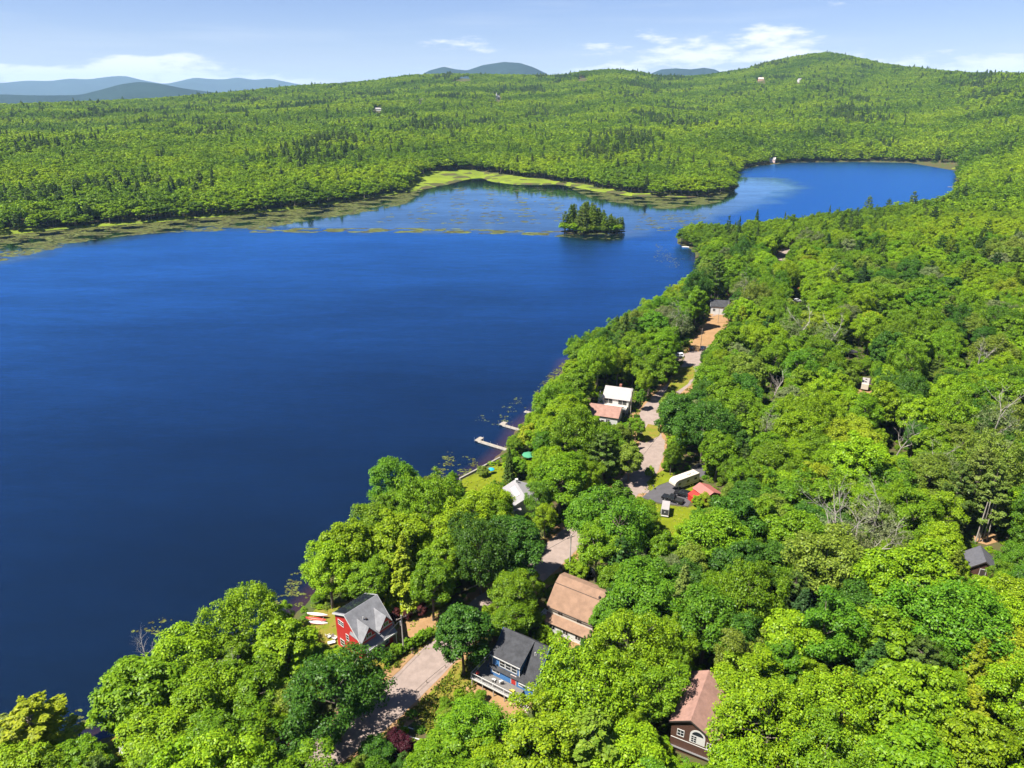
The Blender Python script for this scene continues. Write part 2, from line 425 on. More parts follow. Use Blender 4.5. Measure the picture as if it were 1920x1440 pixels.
# ---------------------------------------------------------------- water
def water_material():
    m = bpy.data.materials.new('lake_water'); m.use_nodes = True
    nt = m.node_tree; N, L = nt.nodes, nt.links; N.clear()
    o = N.new('ShaderNodeOutputMaterial')
    g = N.new('ShaderNodeNewGeometry')
    dep = N.new('ShaderNodeAttribute'); dep.attribute_name = 'shore'
    calm = N.new('ShaderNodeAttribute'); calm.attribute_name = 'calm'
    # wind patches
    mp = N.new('ShaderNodeMapping'); L.new(g.outputs['Position'], mp.inputs['Vector']); mp.inputs['Scale'].default_value = (0.008, 0.022, 1)
    wp = N.new('ShaderNodeTexNoise'); L.new(mp.outputs[0], wp.inputs['Vector']); wp.inputs['Scale'].default_value = 1; wp.inputs['Detail'].default_value = 5
    # ripples
    mp2 = N.new('ShaderNodeMapping'); L.new(g.outputs['Position'], mp2.inputs['Vector']); mp2.inputs['Scale'].default_value = (0.5, 1.0, 1); mp2.inputs['Rotation'].default_value = (0, 0, 0.35)
    rp = N.new('ShaderNodeTexNoise'); L.new(mp2.outputs[0], rp.inputs['Vector']); rp.inputs['Scale'].default_value = 0.8; rp.inputs['Detail'].default_value = 6; rp.inputs['Roughness'].default_value = 0.62
    bp = N.new('ShaderNodeBump'); bp.inputs['Distance'].default_value = 0.2
    st = N.new('ShaderNodeMapRange'); L.new(calm.outputs['Fac'], st.inputs[0]); st.inputs[3].default_value = 1.0; st.inputs[4].default_value = 0.06
    L.new(st.outputs[0], bp.inputs['Strength']); L.new(rp.outputs[0], bp.inputs['Height'])
    # body colour: peat-brown over the shallow bed, deep blue beyond
    sh = N.new('ShaderNodeMapRange', ); sh.interpolation_type = 'SMOOTHSTEP'; L.new(dep.outputs['Fac'], sh.inputs[0]); sh.inputs[1].default_value = 0.0; sh.inputs[2].default_value = 6.0
    deep = N.new('ShaderNodeMixRGB'); L.new(wp.outputs[0], deep.inputs[0]); deep.inputs[1].default_value = (0.0024, 0.0050, 0.009, 1); deep.inputs[2].default_value = (0.0028, 0.0066, 0.014, 1)
    mx = N.new('ShaderNodeMixRGB'); L.new(sh.outputs[0], mx.inputs[0]); mx.inputs[1].default_value = (0.030, 0.014, 0.010, 1); L.new(deep.outputs[0], mx.inputs[2])
    d = N.new('ShaderNodeBsdfDiffuse'); L.new(mx.outputs[0], d.inputs['Color'])
    gl = N.new('ShaderNodeBsdfGlossy'); L.new(bp.outputs[0], gl.inputs['Normal'])
    rr = N.new('ShaderNodeMapRange'); L.new(calm.outputs['Fac'], rr.inputs[0]); rr.inputs[3].default_value = 0.26; rr.inputs[4].default_value = 0.07; L.new(rr.outputs[0], gl.inputs['Roughness'])
    gc = N.new('ShaderNodeMixRGB'); L.new(calm.outputs['Fac'], gc.inputs[0]); gc.inputs[1].default_value = (0.14, 0.46, 0.95, 1); gc.inputs[2].default_value = (0.55, 0.80, 1.0, 1); L.new(gc.outputs[0], gl.inputs['Color'])
    fr = N.new('ShaderNodeFresnel'); fr.inputs['IOR'].default_value = 1.33
    fm = N.new('ShaderNodeMath'); fm.operation = 'MULTIPLY'; fm.use_clamp = True; L.new(fr.outputs[0], fm.inputs[0])
    fk = N.new('ShaderNodeMapRange'); L.new(calm.outputs['Fac'], fk.inputs[0]); fk.inputs[3].default_value = 2.6; fk.inputs[4].default_value = 1.7
    wk = N.new('ShaderNodeMapRange'); L.new(wp.outputs[0], wk.inputs[0]); wk.inputs[1].default_value = 0.3; wk.inputs[2].default_value = 0.7; wk.inputs[3].default_value = 0.84; wk.inputs[4].default_value = 1.14
    mp3 = N.new('ShaderNodeMapping'); L.new(g.outputs['Position'], mp3.inputs['Vector']); mp3.inputs['Scale'].default_value = (0.035, 0.16, 1); mp3.inputs['Rotation'].default_value = (0, 0, 0.2)
    wp3 = N.new('ShaderNodeTexNoise'); L.new(mp3.outputs[0], wp3.inputs['Vector']); wp3.inputs['Scale'].default_value = 1; wp3.inputs['Detail'].default_value = 7; wp3.inputs['Roughness'].default_value = 0.7
    wk3 = N.new('ShaderNodeMapRange'); L.new(wp3.outputs[0], wk3.inputs[0]); wk3.inputs[1].default_value = 0.3; wk3.inputs[2].default_value = 0.7; wk3.inputs[3].default_value = 0.86; wk3.inputs[4].default_value = 1.14
    mp4 = N.new('ShaderNodeMapping'); L.new(g.outputs['Position'], mp4.inputs['Vector']); mp4.inputs['Scale'].default_value = (0.16, 0.55, 1); mp4.inputs['Rotation'].default_value = (0, 0, 0.3)
    wp4 = N.new('ShaderNodeTexNoise'); L.new(mp4.outputs[0], wp4.inputs['Vector']); wp4.inputs['Scale'].default_value = 1; wp4.inputs['Detail'].default_value = 5; wp4.inputs['Roughness'].default_value = 0.75
    wk4 = N.new('ShaderNodeMapRange'); L.new(wp4.outputs[0], wk4.inputs[0]); wk4.inputs[1].default_value = 0.3; wk4.inputs[2].default_value = 0.7; wk4.inputs[3].default_value = 0.86; wk4.inputs[4].default_value = 1.14
    w5 = N.new('ShaderNodeMath'); w5.operation = 'MULTIPLY'; L.new(wk4.outputs[0], w5.inputs[0]); L.new(wk3.outputs[0], w5.inputs[1])
    ww = N.new('ShaderNodeMath'); ww.operation = 'MULTIPLY'; L.new(wk.outputs[0], ww.inputs[0]); L.new(w5.outputs[0], ww.inputs[1])
    fq = N.new('ShaderNodeMath'); fq.operation = 'MULTIPLY'; L.new(fk.outputs[0], fq.inputs[0]); L.new(ww.outputs[0], fq.inputs[1]); L.new(fq.outputs[0], fm.inputs[1])
    ms = N.new('ShaderNodeMixShader'); L.new(fm.outputs[0], ms.inputs[0]); L.new(d.outputs[0], ms.inputs[1]); L.new(gl.outputs[0], ms.inputs[2])
    L.new(ms.outputs[0], o.inputs['Surface'])
    return m
CALM = np.array([GR(*p) for p in [(380,428),(560,432),(800,436),(1000,440),(1060,445),(1180,452),(1290,425),(1350,412),(1440,385),(1510,352),(1480,335),(1390,330),(1370,300),(1250,300),(1000,320),(700,330),(400,390),(150,420),(-100,430),(-100,470),(0,500),(130,465)]])
wx = graded(-570, -100, 120, 640, 2.5, 1.06, 12)
wy = graded(30, 55, 300, 1300, 2.5, 1.04, 14)
WX, WY = np.meshgrid(wx, wy)
wsd = lake_sd(WX.ravel(), WY.ravel())
wi = np.arange(len(wx) * len(wy)).reshape(len(wy), len(wx))
wq = np.stack([wi[:-1, :-1], wi[:-1, 1:], wi[1:, 1:], wi[1:, :-1]], -1).reshape(-1, 4)
keep = (wsd[wq] < 6).any(1)
water = link_mesh('lake_water', np_mesh('lake_water', np.stack([WX.ravel(), WY.ravel(), np.zeros(WX.size)], -1), wq[keep], water_material()))
at = water.data.attributes.new('shore', 'FLOAT', 'POINT'); at.data.foreach_set('value', np.clip(-wsd, 0, 60).astype(np.float32))
cd = edge_dist(CALM, WX.ravel(), WY.ravel()); ci = inside(CALM, WX.ravel(), WY.ravel())
cs = np.clip(np.where(ci, cd, -cd) / 22 + 0.25 + 0.45 * fbm(WX.ravel(), WY.ravel(), 60, 21), 0, 1)
at = water.data.attributes.new('calm', 'FLOAT', 'POINT'); at.data.foreach_set('value', cs.astype(np.float32))
tag(water, kind='structure')

# ---------------------------------------------------------------- distant blue hills
def mountain(name, pts, dist, depth, base=-60.0, col=(0.016, 0.034, 0.030), seed=1):
    """a ridge whose crest follows bearings and elevations read off the skyline, with a real front and back slope"""
    B = [bearing(*p) for p in pts]
    a = np.array([b[0] for b in B]); e = np.array([b[1] for b in B])
    n, k = 160, 15
    aa = np.linspace(a[0], a[-1], n)
    h = CAMH + dist * np.tan(np.interp(aa, a, e))
    kern = np.array([1, 2, 3, 2, 1]) / 9.0
    h = np.convolve(np.pad(h, 2, mode='edge'), kern, 'valid')
    v = []
    for j in range(k):
        t = (j / (k - 1) - 0.5) * 2
        prof = (1 - abs(t)) ** 0.8
        r = dist + t * depth
        x, y = np.sin(aa) * r, np.cos(aa) * r
        z = base + (h - base) * prof + prof * (1 - prof) * 2.2 * fbm(x, y, dist * 0.12, seed) * (h - base) * 0.35
        v.append(np.stack([x, y, z], -1))
    v = np.concatenate(v)
    i = np.arange(n * k).reshape(k, n)
    q = np.stack([i[:-1, :-1], i[:-1, 1:], i[1:, 1:], i[1:, :-1]], -1).reshape(-1, 4)
    o = link_mesh(name, np_mesh(name, v, q, mat('distant_woods', col, 1.0, 0.35, 0.002, spec=0.0, coord='Object')))
    o.data.polygons.foreach_set('use_smooth', [True] * len(o.data.polygons))
    return tag(o, kind='structure')
mountain('mountain_range', [(-500,160),(-250,150),(-90,157),(0,156),(50,151),(95,152),(130,147),(165,149),(210,143),(235,142),(265,150),(310,158),(345,150),(365,145),(390,148),(420,149),(445,145),(475,150),(505,147),(535,153),(560,158),(640,172)], 21000, 2600, base=-120, seed=2)
mountain('mountain', [(-420,185),(-200,176),(0,177),(80,179),(150,178),(190,168),(225,158),(262,153),(300,157),(340,165),(390,172),(480,180),(560,190)], 8500, 1900, base=-90, seed=3)
mountain('mountain', [(740,170),(780,146),(805,132),(832,125),(855,130),(876,132),(905,122),(945,116),(975,118),(1000,126),(1025,138),(1070,165)], 9500, 1800, base=-90, seed=4)
mountain('mountain', [(1180,165),(1215,140),(1240,130),(1268,128),(1295,130),(1320,127),(1340,130),(1365,142),(1400,165)], 9800, 1700, base=-90, seed=5)
mountain('mountain', [(1800,165),(1900,150),(2050,138),(2200,132),(2350,140),(2600,165)], 10500, 1800, base=-90, seed=6)

# ---------------------------------------------------------------- sheets laid on the ground: road, yards, lawns
SHEETS = []
def sheet(name, poly, up, material, step=2.5, wob=0.0, seed=1, world=False, maxlen=5.0):
    p = np.array(poly if world else [G3(*q)[:2] for q in poly])
    p = densify(p, step, wob, seed)
    SHEETS.append(p)
    bm = bmesh.new()
    f = bm.faces.new([bm.verts.new((a, b, 0)) for a, b in p])
    bmesh.ops.triangulate(bm, faces=[f])
    for _ in range(4):
        le = [e for e in bm.edges if e.calc_length() > maxlen]
        if not le: break
        bmesh.ops.subdivide_edges(bm, edges=le, cuts=1)
        bmesh.ops.triangulate(bm, faces=[f for f in bm.faces if len(f.verts) > 3])
    xs = np.array([v.co[:2] for v in bm.verts])
    zz = ground_z(xs[:, 0], xs[:, 1])
    for v, z in zip(bm.verts, zz): v.co.z = z + up
    for f in bm.faces:
        f.normal_update()
        if f.normal.z < 0: f.normal_flip()
    me = bpy.data.meshes.new(name); bm.to_mesh(me); bm.free()
    me.materials.append(material)
    return tag(link_mesh(name, me), kind='structure')
M_GRASS = mat('mown_grass', (0.115, 0.150, 0.012), 1.0, scale=0.35, col2=(0.20, 0.145, 0.034), spec=0.05, bump=0.5, bscale=6)
M_LAWN = mat('bright_lawn', (0.145, 0.175, 0.010), 1.0, 0.25, 0.4, spec=0.05, bump=0.4, bscale=6)
M_SAND = mat('sandy_dirt', (0.285, 0.172, 0.085), 1.0, scale=0.5, col2=(0.23, 0.14, 0.068), spec=0.05, bump=0.3, bscale=4)
M_ROAD = mat('worn_pale_asphalt', (0.262, 0.205, 0.178), 0.95, scale=0.55, col2=(0.205, 0.160, 0.138), spec=0.1, bump=0.15, bscale=8)
M_DRIVE = mat('dark_asphalt', (0.085, 0.08, 0.085), 0.9, 0.2, 0.5, spec=0.15)
M_MARSH = mat('marsh_grass', (0.165, 0.215, 0.020), 1.0, scale=0.045, col2=(0.10, 0.135, 0.02), spec=0.02, bump=0.6, bscale=0.8)
ROAD_PX = [(470,1500),(560,1440),(630,1395),(700,1345),(760,1290),(812,1240),(860,1190),(910,1140),(960,1105),(1005,1070),(1035,1042),(1075,1005),(1125,965),(1170,925),(1208,880),(1226,842),(1214,805),(1222,768),(1255,735),(1287,710),(1300,680),(1318,640),(1345,600),(1372,566),(1410,530),(1450,500),(1466,480),(1490,455),(1530,430)]
road_c = np.array([G3(*p)[:2] for p in ROAD_PX])
def smooth_line(p, it=2):
    for _ in range(it):
        q = [p[0]]
        for a, b in zip(p[:-1], p[1:]): q += [a * 0.75 + b * 0.25, a * 0.25 + b * 0.75]
        q.append(p[-1]); p = np.array(q)
    return p
road_c = densify(smooth_line(road_c), 3.0, closed=False)
def strip(name, line, width, up, material, wob=0.0, seed=1, offset=0.0):
    r = np.random.default_rng(seed)
    d = np.gradient(line, axis=0); d /= np.linalg.norm(d, axis=1)[:, None]
    nrm = np.stack([-d[:, 1], d[:, 0]], -1)
    cols = []
    for t in (-0.5, -0.25, 0, 0.25, 0.5):
        off = t * width + offset
        o = np.full(len(line), off)
        if abs(t) == 0.5 and wob: o = o + np.sign(t) * np.abs(r.normal(0, wob, len(line)))
        cols.append(line + nrm * o[:, None])
    v = np.stack(cols, 1).reshape(-1, 2)
    z = ground_z(v[:, 0], v[:, 1]) + up
    n = len(line); i = np.arange(n * 5).reshape(n, 5)
    q = np.stack([i[:-1, :-1], i[:-1, 1:], i[1:, 1:], i[1:, :-1]], -1).reshape(-1, 4)
    o = link_mesh(name, np_mesh(name, np.column_stack([v, z]), q, material))
    return tag(o, kind='structure')
strip('road_shoulder', road_c, 11.0, 0.05, M_SAND, 0.45, 4)
road = strip('road', road_c, 7.4, 0.075, M_ROAD, 0.12, 5)
sheet('lawn', [(560,1175),(592,1142),(640,1130),(760,1122),(845,1135),(850,1170),(820,1215),(760,1235),(705,1262),(640,1235),(570,1215)], 0.03, M_GRASS, wob=0.25, seed=2)
sheet('dirt_driveway', [(742,1182),(760,1165),(800,1156),(835,1146),(870,1150),(860,1185),(825,1196),(775,1206),(738,1222),(715,1240),(700,1236),(728,1200)], 0.06, M_SAND, wob=0.2, seed=3)
sheet('grass_strip', [(778,1330),(815,1290),(862,1240),(905,1228),(915,1262),(885,1300),(845,1345),(815,1385),(795,1372)], 0.06, M_GRASS, wob=0.25, seed=4)
sheet('dirt_yard', [(868,1292),(905,1262),(935,1262),(985,1290),(1012,1310),(975,1345),(955,1400),(935,1445),(910,1440),(928,1350),(890,1322)], 0.065, M_SAND, wob=0.2, seed=5)
sheet('dirt_yard', [(1010,1090),(1035,1078),(1085,1060),(1100,1080),(1060,1092),(1030,1098)], 0.066, M_GRASS, wob=0.2, seed=25)
sheet('dirt_yard', [(1030,1185),(1060,1196),(1095,1200),(1090,1235),(1062,1228),(1035,1200)], 0.06, M_SAND, wob=0.2, seed=26)
sheet('asphalt_driveway', [(1203,933),(1232,912),(1255,903),(1275,890),(1310,868),(1330,872),(1322,890),(1285,912),(1276,928),(1300,934),(1290,950),(1238,944)], 0.085, M_DRIVE, wob=0.05, seed=6)
sheet('lawn', [(1226,944),(1245,947),(1290,952),(1330,935),(1345,965),(1300,1010),(1275,1040),(1240,1020)], 0.05, M_LAWN, wob=0.2, seed=7)
sheet('lawn', [(1274,926),(1288,913),(1312,900),(1330,915),(1320,930),(1298,931)], 0.05, M_LAWN, wob=0.15, seed=8)
sheet('grass_strip', [(1212,905),(1224,893),(1248,880),(1262,888),(1258,902),(1235,910),(1220,921)], 0.09, M_LAWN, wob=0.15, seed=9)
sheet('dirt_yard', [(1178,850),(1205,832),(1235,815),(1248,828),(1236,880),(1215,925),(1165,925),(1190,885)], 0.068, M_ROAD, wob=0.2, seed=10)
sheet('lawn', [(868,899),(906,881),(944,866),(968,878),(955,905),(930,935),(890,935),(858,915)], 0.05, M_LAWN, wob=0.1, seed=11)
sheet('lawn', [(1085,720),(1105,706),(1120,712),(1118,735),(1100,742),(1080,738)], 0.05, M_LAWN, wob=0.2, seed=12)
sheet('lawn', [(1195,820),(1215,795),(1240,800),(1236,818),(1212,830)], 0.09, M_GRASS, wob=0.2, seed=13)
sheet('lawn', [(1262,690),(1300,686),(1304,700),(1290,720),(1262,740),(1240,748),(1255,720)], 0.09, M_GRASS, wob=0.2, seed=14)
sheet('driveway', [(1255,668),(1270,661),(1312,664),(1308,678),(1262,676)], 0.10, M_ROAD, wob=0.1, seed=15)
sheet('dirt_yard', [(1285,655),(1310,628),(1318,600),(1345,590),(1368,592),(1362,612),(1340,640),(1310,660)], 0.088, M_SAND, wob=0.3, seed=16)
sheet('lawn', [(190,1400),(215,1382),(245,1378),(240,1405),(232,1440),(195,1440)], 0.04, M_GRASS, wob=0.3, seed=17)
sheet('dirt_yard', [(1320,1262),(1345,1255),(1375,1262),(1372,1285),(1335,1292)], 0.05, M_SAND, wob=0.2, seed=18)
sheet('dirt_yard', [(1595,735),(1630,720),(1660,715),(1668,740),(1640,775),(1600,780)], 0.05, M_SAND, wob=0.3, seed=19)
sheet('dirt_yard', [(1824,1002),(1866,1000),(1872,1016),(1850,1022),(1828,1016)], 0.05, M_SAND, wob=0.3, seed=20)
# yellow-green fen between the woods and the lake
sheet('marsh', [(745,358),(775,335),(800,322),(880,318),(935,326),(1000,334),(1070,342),(1070,350),(1040,346),(965,347),(925,342),(895,333),(872,338),(840,347),(800,355),(765,363)], 0.10, M_MARSH, 8, 1.2, 21, maxlen=25)
sheet('marsh', [(-150,452),(0,428),(100,418),(200,411),(300,403),(400,394),(500,385),(600,374),(700,361),(760,350),(766,360),(700,373),(600,387),(500,398),(400,408),(300,417),(200,424),(100,431),(0,441),(-150,463)], 0.12, M_MARSH, 8, 1.0, 22, maxlen=25)
sheet('marsh', [(1060,341),(1130,351),(1190,362),(1300,363),(1368,354),(1372,362),(1300,372),(1190,370),(1130,361),(1065,350)], 0.12, M_MARSH, 8, 1.0, 23, maxlen=25)
sheet('marsh', [(1400,308),(1480,303.2),(1600,301.4),(1700,303),(1795,305.5),(1795,309),(1700,306),(1600,304),(1480,306),(1420,312)], 0.12, M_MARSH, 8, 1.0, 24, maxlen=25)
sheet('marsh', [(1780,374),(1800,366),(1825,364),(1835,372),(1810,380),(1785,384)], 0.12, M_MARSH, 8, 1.0, 27, maxlen=25)
# a pale concrete seawall along the lakeside lawn
a, b = Vector((*GR(862, 901), 0)), Vector((*GR(938, 861), 0))
sw = thing('seawall', 'low pale concrete seawall between the lakeside lawn and the water', 'seawall', ((a + b) / 2)[:], math.atan2((b - a).y, (b - a).x))
MB().box(-(b - a).length / 2, (b - a).length / 2, -0.25, 0.25, -0.8, 0.75).build('wall_face', CONC, sw, bevel=0.04)
MB().box(-(b - a).length / 2, (b - a).length / 2, -0.26, 0.26, 0.752, 0.85).build('coping', CONC, sw, bevel=0.02)

# ---------------------------------------------------------------- lily pads, as nobody could count them
def lily_material():
    m = bpy.data.materials.new('lily_pads'); m.use_nodes = True
    N, L = m.node_tree.nodes, m.node_tree.links
    p = N['Principled BSDF']; p.inputs['Roughness'].default_value = 0.6; p.inputs['Specular IOR Level'].default_value = 0.12
    g = N.new('ShaderNodeNewGeometry'); r = N.new('ShaderNodeValToRGB')
    L.new(g.outputs['Random Per Island'], r.inputs[0])
    e = r.color_ramp.elements; e[0].color = (0.038, 0.032, 0.011, 1); e[1].color = (0.115, 0.14, 0.028, 1)
    x = e.new(0.5); x.color = (0.060, 0.066, 0.016, 1)
    L.new(r.outputs[0], p.inputs['Base Color'])
    return m
M_LILY = lily_material()
def lilies(name, zones, seed, label):
    r = np.random.default_rng(seed); V, F = [], []; n = 0
    for poly, count, r0, r1, sc, thr in zones:
        P = np.array([GR(*q) for q in poly])
        lo, hi = P.min(0), P.max(0)
        got = 0
        for _ in range(60):
            q = r.uniform(lo, hi, (count * 2, 2))
            dens = fbm(q[:, 0], q[:, 1] * 1.8, sc, seed + 3, 4)
            ok = inside(P, q[:, 0], q[:, 1]) & (dens > thr) & (lake_sd(q[:, 0], q[:, 1]) < -0.1)
            q = q[ok][:count - got]
            k = len(q); got += k
            if k:
                rad = r.uniform(r0, r1, k) * r.uniform(0.5, 1, k)
                t = np.linspace(0, 2 * np.pi, 8)[:-1]
                j = r.uniform(0.65, 1.25, (k, 7))
                st = r.uniform(1.0, 3.2 if r1 > .7 else 1.35, k)[:, None]
                x = q[:, :1] + np.cos(t)[None] * j * rad[:, None] * st
                y = q[:, 1:] + np.sin(t)[None] * j * rad[:, None]
                z = np.repeat(r.uniform(0.012, 0.03, k)[:, None], 7, 1)
                V.append(np.stack([x, y, z], -1).reshape(-1, 3))
                F.append((np.arange(k * 7).reshape(k, 7) + n)); n += k * 7
            if got >= count: break
    o = link_mesh(name, np_mesh(name, np.concatenate(V), np.concatenate(F), M_LILY))
    return tag(o, label, 'lily pads', kind='stuff')
lilies('lily_pads', [
    ([(-150,463),(0,440),(200,423),(400,407),(600,386),(755,361),(795,357),(760,382),(690,398),(600,410),(470,432),(300,436),(180,448),(0,490),(-150,500)], 13000, 0.4, 1.5, 45, -0.2),
    ([(1065,350),(1130,361),(1190,370),(1300,372),(1365,363),(1350,378),(1300,388),(1240,392),(1170,382),(1110,372)], 5200, 0.4, 1.5, 40, -0.1),
    ([(470,428),(600,428),(800,428),(1050,434),(1056,444),(950,439),(800,436),(600,436),(470,436)], 1500, 0.6, 2.2, 30, 0.1),
    ([(760,385),(860,350),(1000,350),(1080,360),(1050,420),(900,420),(700,420)], 700, 0.6, 2.0, 30, 0.35),
    ([(1050,436),(1172,438),(1160,450),(1060,448)], 60, 0.4, 1.1, 30, -0.1),
    ([(1230,455),(1265,462),(1285,485),(1265,505),(1225,490)], 260, 0.2, 0.6, 22, 0.1),
    ([(1200,400),(1340,400),(1270,435),(1190,430)], 420, 0.3, 1.3, 22, 0.2)], 31, 'mats of floating lily pads off the far shore and round the islet')
lilies('lily_pads', [
    ([(1000,735),(1030,700),(1055,680),(1062,690),(1050,712),(1020,745)], 420, 0.15, 0.5, 9, 0.0),
    ([(800,890),(840,845),(890,860),(905,880),(860,898)], 260, 0.15, 0.5, 9, 0.2),
    ([(880,790),(980,740),(990,775),(945,800)], 130, 0.15, 0.4, 9, 0.3),
    ([(500,1120),(560,1060),(640,1010),(660,1020),(600,1095),(567,1135),(540,1150)], 520, 0.12, 0.42, 8, 0.1),
    ([(240,1185),(320,1150),(330,1190),(290,1210)], 60, 0.12, 0.42, 8, 0.1),
    ([(140,1330),(180,1330),(185,1360),(150,1370)], 50, 0.12, 0.42, 8, 0.0)], 37, 'loose lily pads floating along the near shore')

# ---------------------------------------------------------------- building kit
def obox(mb, o, u, n, a0, a1, b0, b1, c0, c1):
    """box in the frame u (along), up, n (out) standing at o"""
    o, u, n = Vector(o), Vector(u), Vector(n); k = Vector((0, 0, 1))
    pt = lambda a, b, c: o + u * a + k * b + n * c
    return mb.add([pt(a0,b0,c0),pt(a1,b0,c0),pt(a1,b1,c0),pt(a0,b1,c0),pt(a0,b0,c1),pt(a1,b0,c1),pt(a1,b1,c1),pt(a0,b1,c1)],
                  [(3,2,1,0),(4,5,6,7),(0,1,5,4),(1,2,6,5),(2,3,7,6),(3,0,4,7)])
def window(par, o, u, n, w, h, cols=1, rows=2, m=None, t=0.10):
    m = m or WHITE
    f = MB()
    obox(f, o, u, n, -w/2-t, w/2+t, -t, 0, 0, 0.07); obox(f, o, u, n, -w/2-t, w/2+t, h, h+t, 0, 0.07)
    obox(f, o, u, n, -w/2-t, -w/2, 0, h, 0, 0.06); obox(f, o, u, n, w/2, w/2+t, 0, h, 0, 0.06)
    for i in range(1, cols): x = -w/2 + w*i/cols; obox(f, o, u, n, x-0.035, x+0.035, 0, h, 0, 0.05)
    for i in range(1, rows): z = h*i/rows; obox(f, o, u, n, -w/2, w/2, z-0.03, z+0.03, 0, 0.045)
    fr = f.build('window', m, par)
    p = MB(); obox(p, o, u, n, -w/2, w/2, 0, h, 0.004, 0.02); p.build('pane', GLASS, fr)
    return fr
def door(par, o, u, n, w, h, m, trim=None):
    d = MB(); obox(d, o, u, n, -w/2, w/2, 0, h, 0.004, 0.05); dd = d.build('door', m, par)
    f = MB(); t = 0.1
    obox(f, o, u, n, -w/2-t, -w/2, 0, h, 0, 0.07); obox(f, o, u, n, w/2, w/2+t, 0, h, 0, 0.07); obox(f, o, u, n, -w/2-t, w/2+t, h, h+t, 0, 0.07)
    f.build('door_frame', trim or WHITE, dd)
    k = MB(); obox(k, o, u, n, w/2-0.16, w/2-0.08, h*0.45, h*0.45+0.08, 0.05, 0.11); k.build('handle', METAL, dd)
    return dd
def gable_house(name, label, loc, rz, L, yr, yl, zr, el, er, wallm, roofm, trim=WHITE, over=0.35, th=0.16, base=-1.2, cat='house'):
    """ridge along local x at y 0; walls at y = yl (left, +) and y = -yr; wall heights follow the roof planes (er right, el left)"""
    t = thing(name, label, cat, loc, rz)
    prof = [(-yr, base), (yl, base), (yl, el), (0, zr), (-yr, er)]
    MB().prism(prof, 0, L).build('wall', wallm, t)
    sl_, sr = (zr - el) / yl, (zr - er) / yr
    rf = MB()
    yo, zo = yl + over, el - over * sl_
    up = 0.14
    rf.slab([(-over, 0, zr+up), (L+over, 0, zr+up), (L+over, yo, zo+up), (-over, yo, zo+up)], th)
    yo, zo = -yr - over, er - over * sr
    rf.slab([(-over, 0.0, zr+up+0.003), (L+over, 0.0, zr+up+0.003), (L+over, yo, zo+up), (-over, yo, zo+up)], th)
    r = rf.build('roof', roofm, t)
    for x0, x1 in ((-over-0.05, -over), (L+over, L+over+0.05)):
        for ys, zs in ((yl+over, el-over*sl_), (-yr-over, er-over*sr)):
            b = MB(); b.add([(x0, 0, zr+up+0.02), (x1, 0, zr+up+0.02), (x1, ys, zs+up+0.02), (x0, ys, zs+up+0.02),
                   (x0, 0, zr-0.14), (x1, 0, zr-0.14), (x1, ys, zs-0.14), (x0, ys, zs-0.14)],
                  [(0,1,2,3),(7,6,5,4),(0,4,5,1),(1,5,6,2),(2,6,7,3),(3,7,4,0)])
            b.build('bargeboard', trim, r)
    return t, r
X_, Y_ = Vector((1, 0, 0)), Vector((0, 1, 0))

# ---------------------------------------------------------------- the red house
def place(px, py, up, drop=0.0):
    x, y, z = G3(px, py, up)
    return (x, y, z - drop)
RL = 7.4
rh = place(648, 1155, 9.0)
red, roof = gable_house('red_house', 'red clapboard house with grey roof, dark solar panels and two dormers by the lake', rh, R(49), RL, 4.5, 3.7, 9.3, 7.75, 4.9, REDP, GREYROOF)
sl_l = (9.3 - 7.75) / 3.7
for i in range(5):
    for j in range(2):
        x0 = 0.05 + i * 1.47; y0 = 0.22 + j * 1.85
        s = MB(); z = lambda y: 9.3 - y * sl_l + 0.14 + 0.09
        s.slab([(x0, y0, z(y0)), (x0+1.42, y0, z(y0)), (x0+1.42, y0+1.8, z(y0+1.8)), (x0, y0+1.8, z(y0+1.8))], 0.05)
        s.build('solar_panel', SOLAR, roof)
st = MB(); st.tube((2.6, -1.9, 7.0), (2.6, -1.9, 8.2), 0.09); st.build('vent_pipe', WHITE, roof)
st = MB(); st.box(3.0, 3.35, -2.25, -1.9, 6.9, 7.6); st.build('vent', BROWNTRIM, roof)
NX = -X_
window(red, (0, 1.9, 5.7), -Y_, NX, 1.6, 1.0, 2, 2)
window(red, (0, 0.1, 3.1), -Y_, NX, 0.75, 1.25, 1, 2)
window(red, (0, -2.5, 2.0), -Y_, NX, 0.75, 1.25, 1, 2)
window(red, (0, 2.0, 0.6), -Y_, NX, 1.2, 1.4, 1, 2)
dsl = (9.0 - 4.6) / 4.5
for xc in (1.55, 5.75):
    hw = 1.62; zt, zb, ze = 8.0, 4.2, 5.75
    yf = -4.75
    dm = MB(); dm.prism([(xc-hw, zb), (xc+hw, zb), (xc+hw, ze), (xc, zt), (xc-hw, ze)], yf, -1.3, 'y'); d_ = dm.build('dormer', REDP, red)
    r_ = MB(); back = -1.15
    for s in (-1, 1):
        e = hw + 0.3; zo = ze - 0.3 * (zt - ze) / hw
        r_.slab([(xc, yf-0.35, zt+0.13), (xc, back, zt+0.13), (xc+s*e, back-0.0, zo+0.13), (xc+s*e, yf-0.35, zo+0.13)], 0.14)
    r_.build('dormer_roof', GREYROOF, d_)
    tr = MB(); obox(tr, (xc, yf, ze-0.3), X_, -Y_, -hw, hw, -0.1, 0.06, 0, 0.08); tr.build('trim', WHITE, d_)
    window(d_, (xc, yf, ze - 0.05), X_, -Y_, 1.15, 0.72, 2, 1)
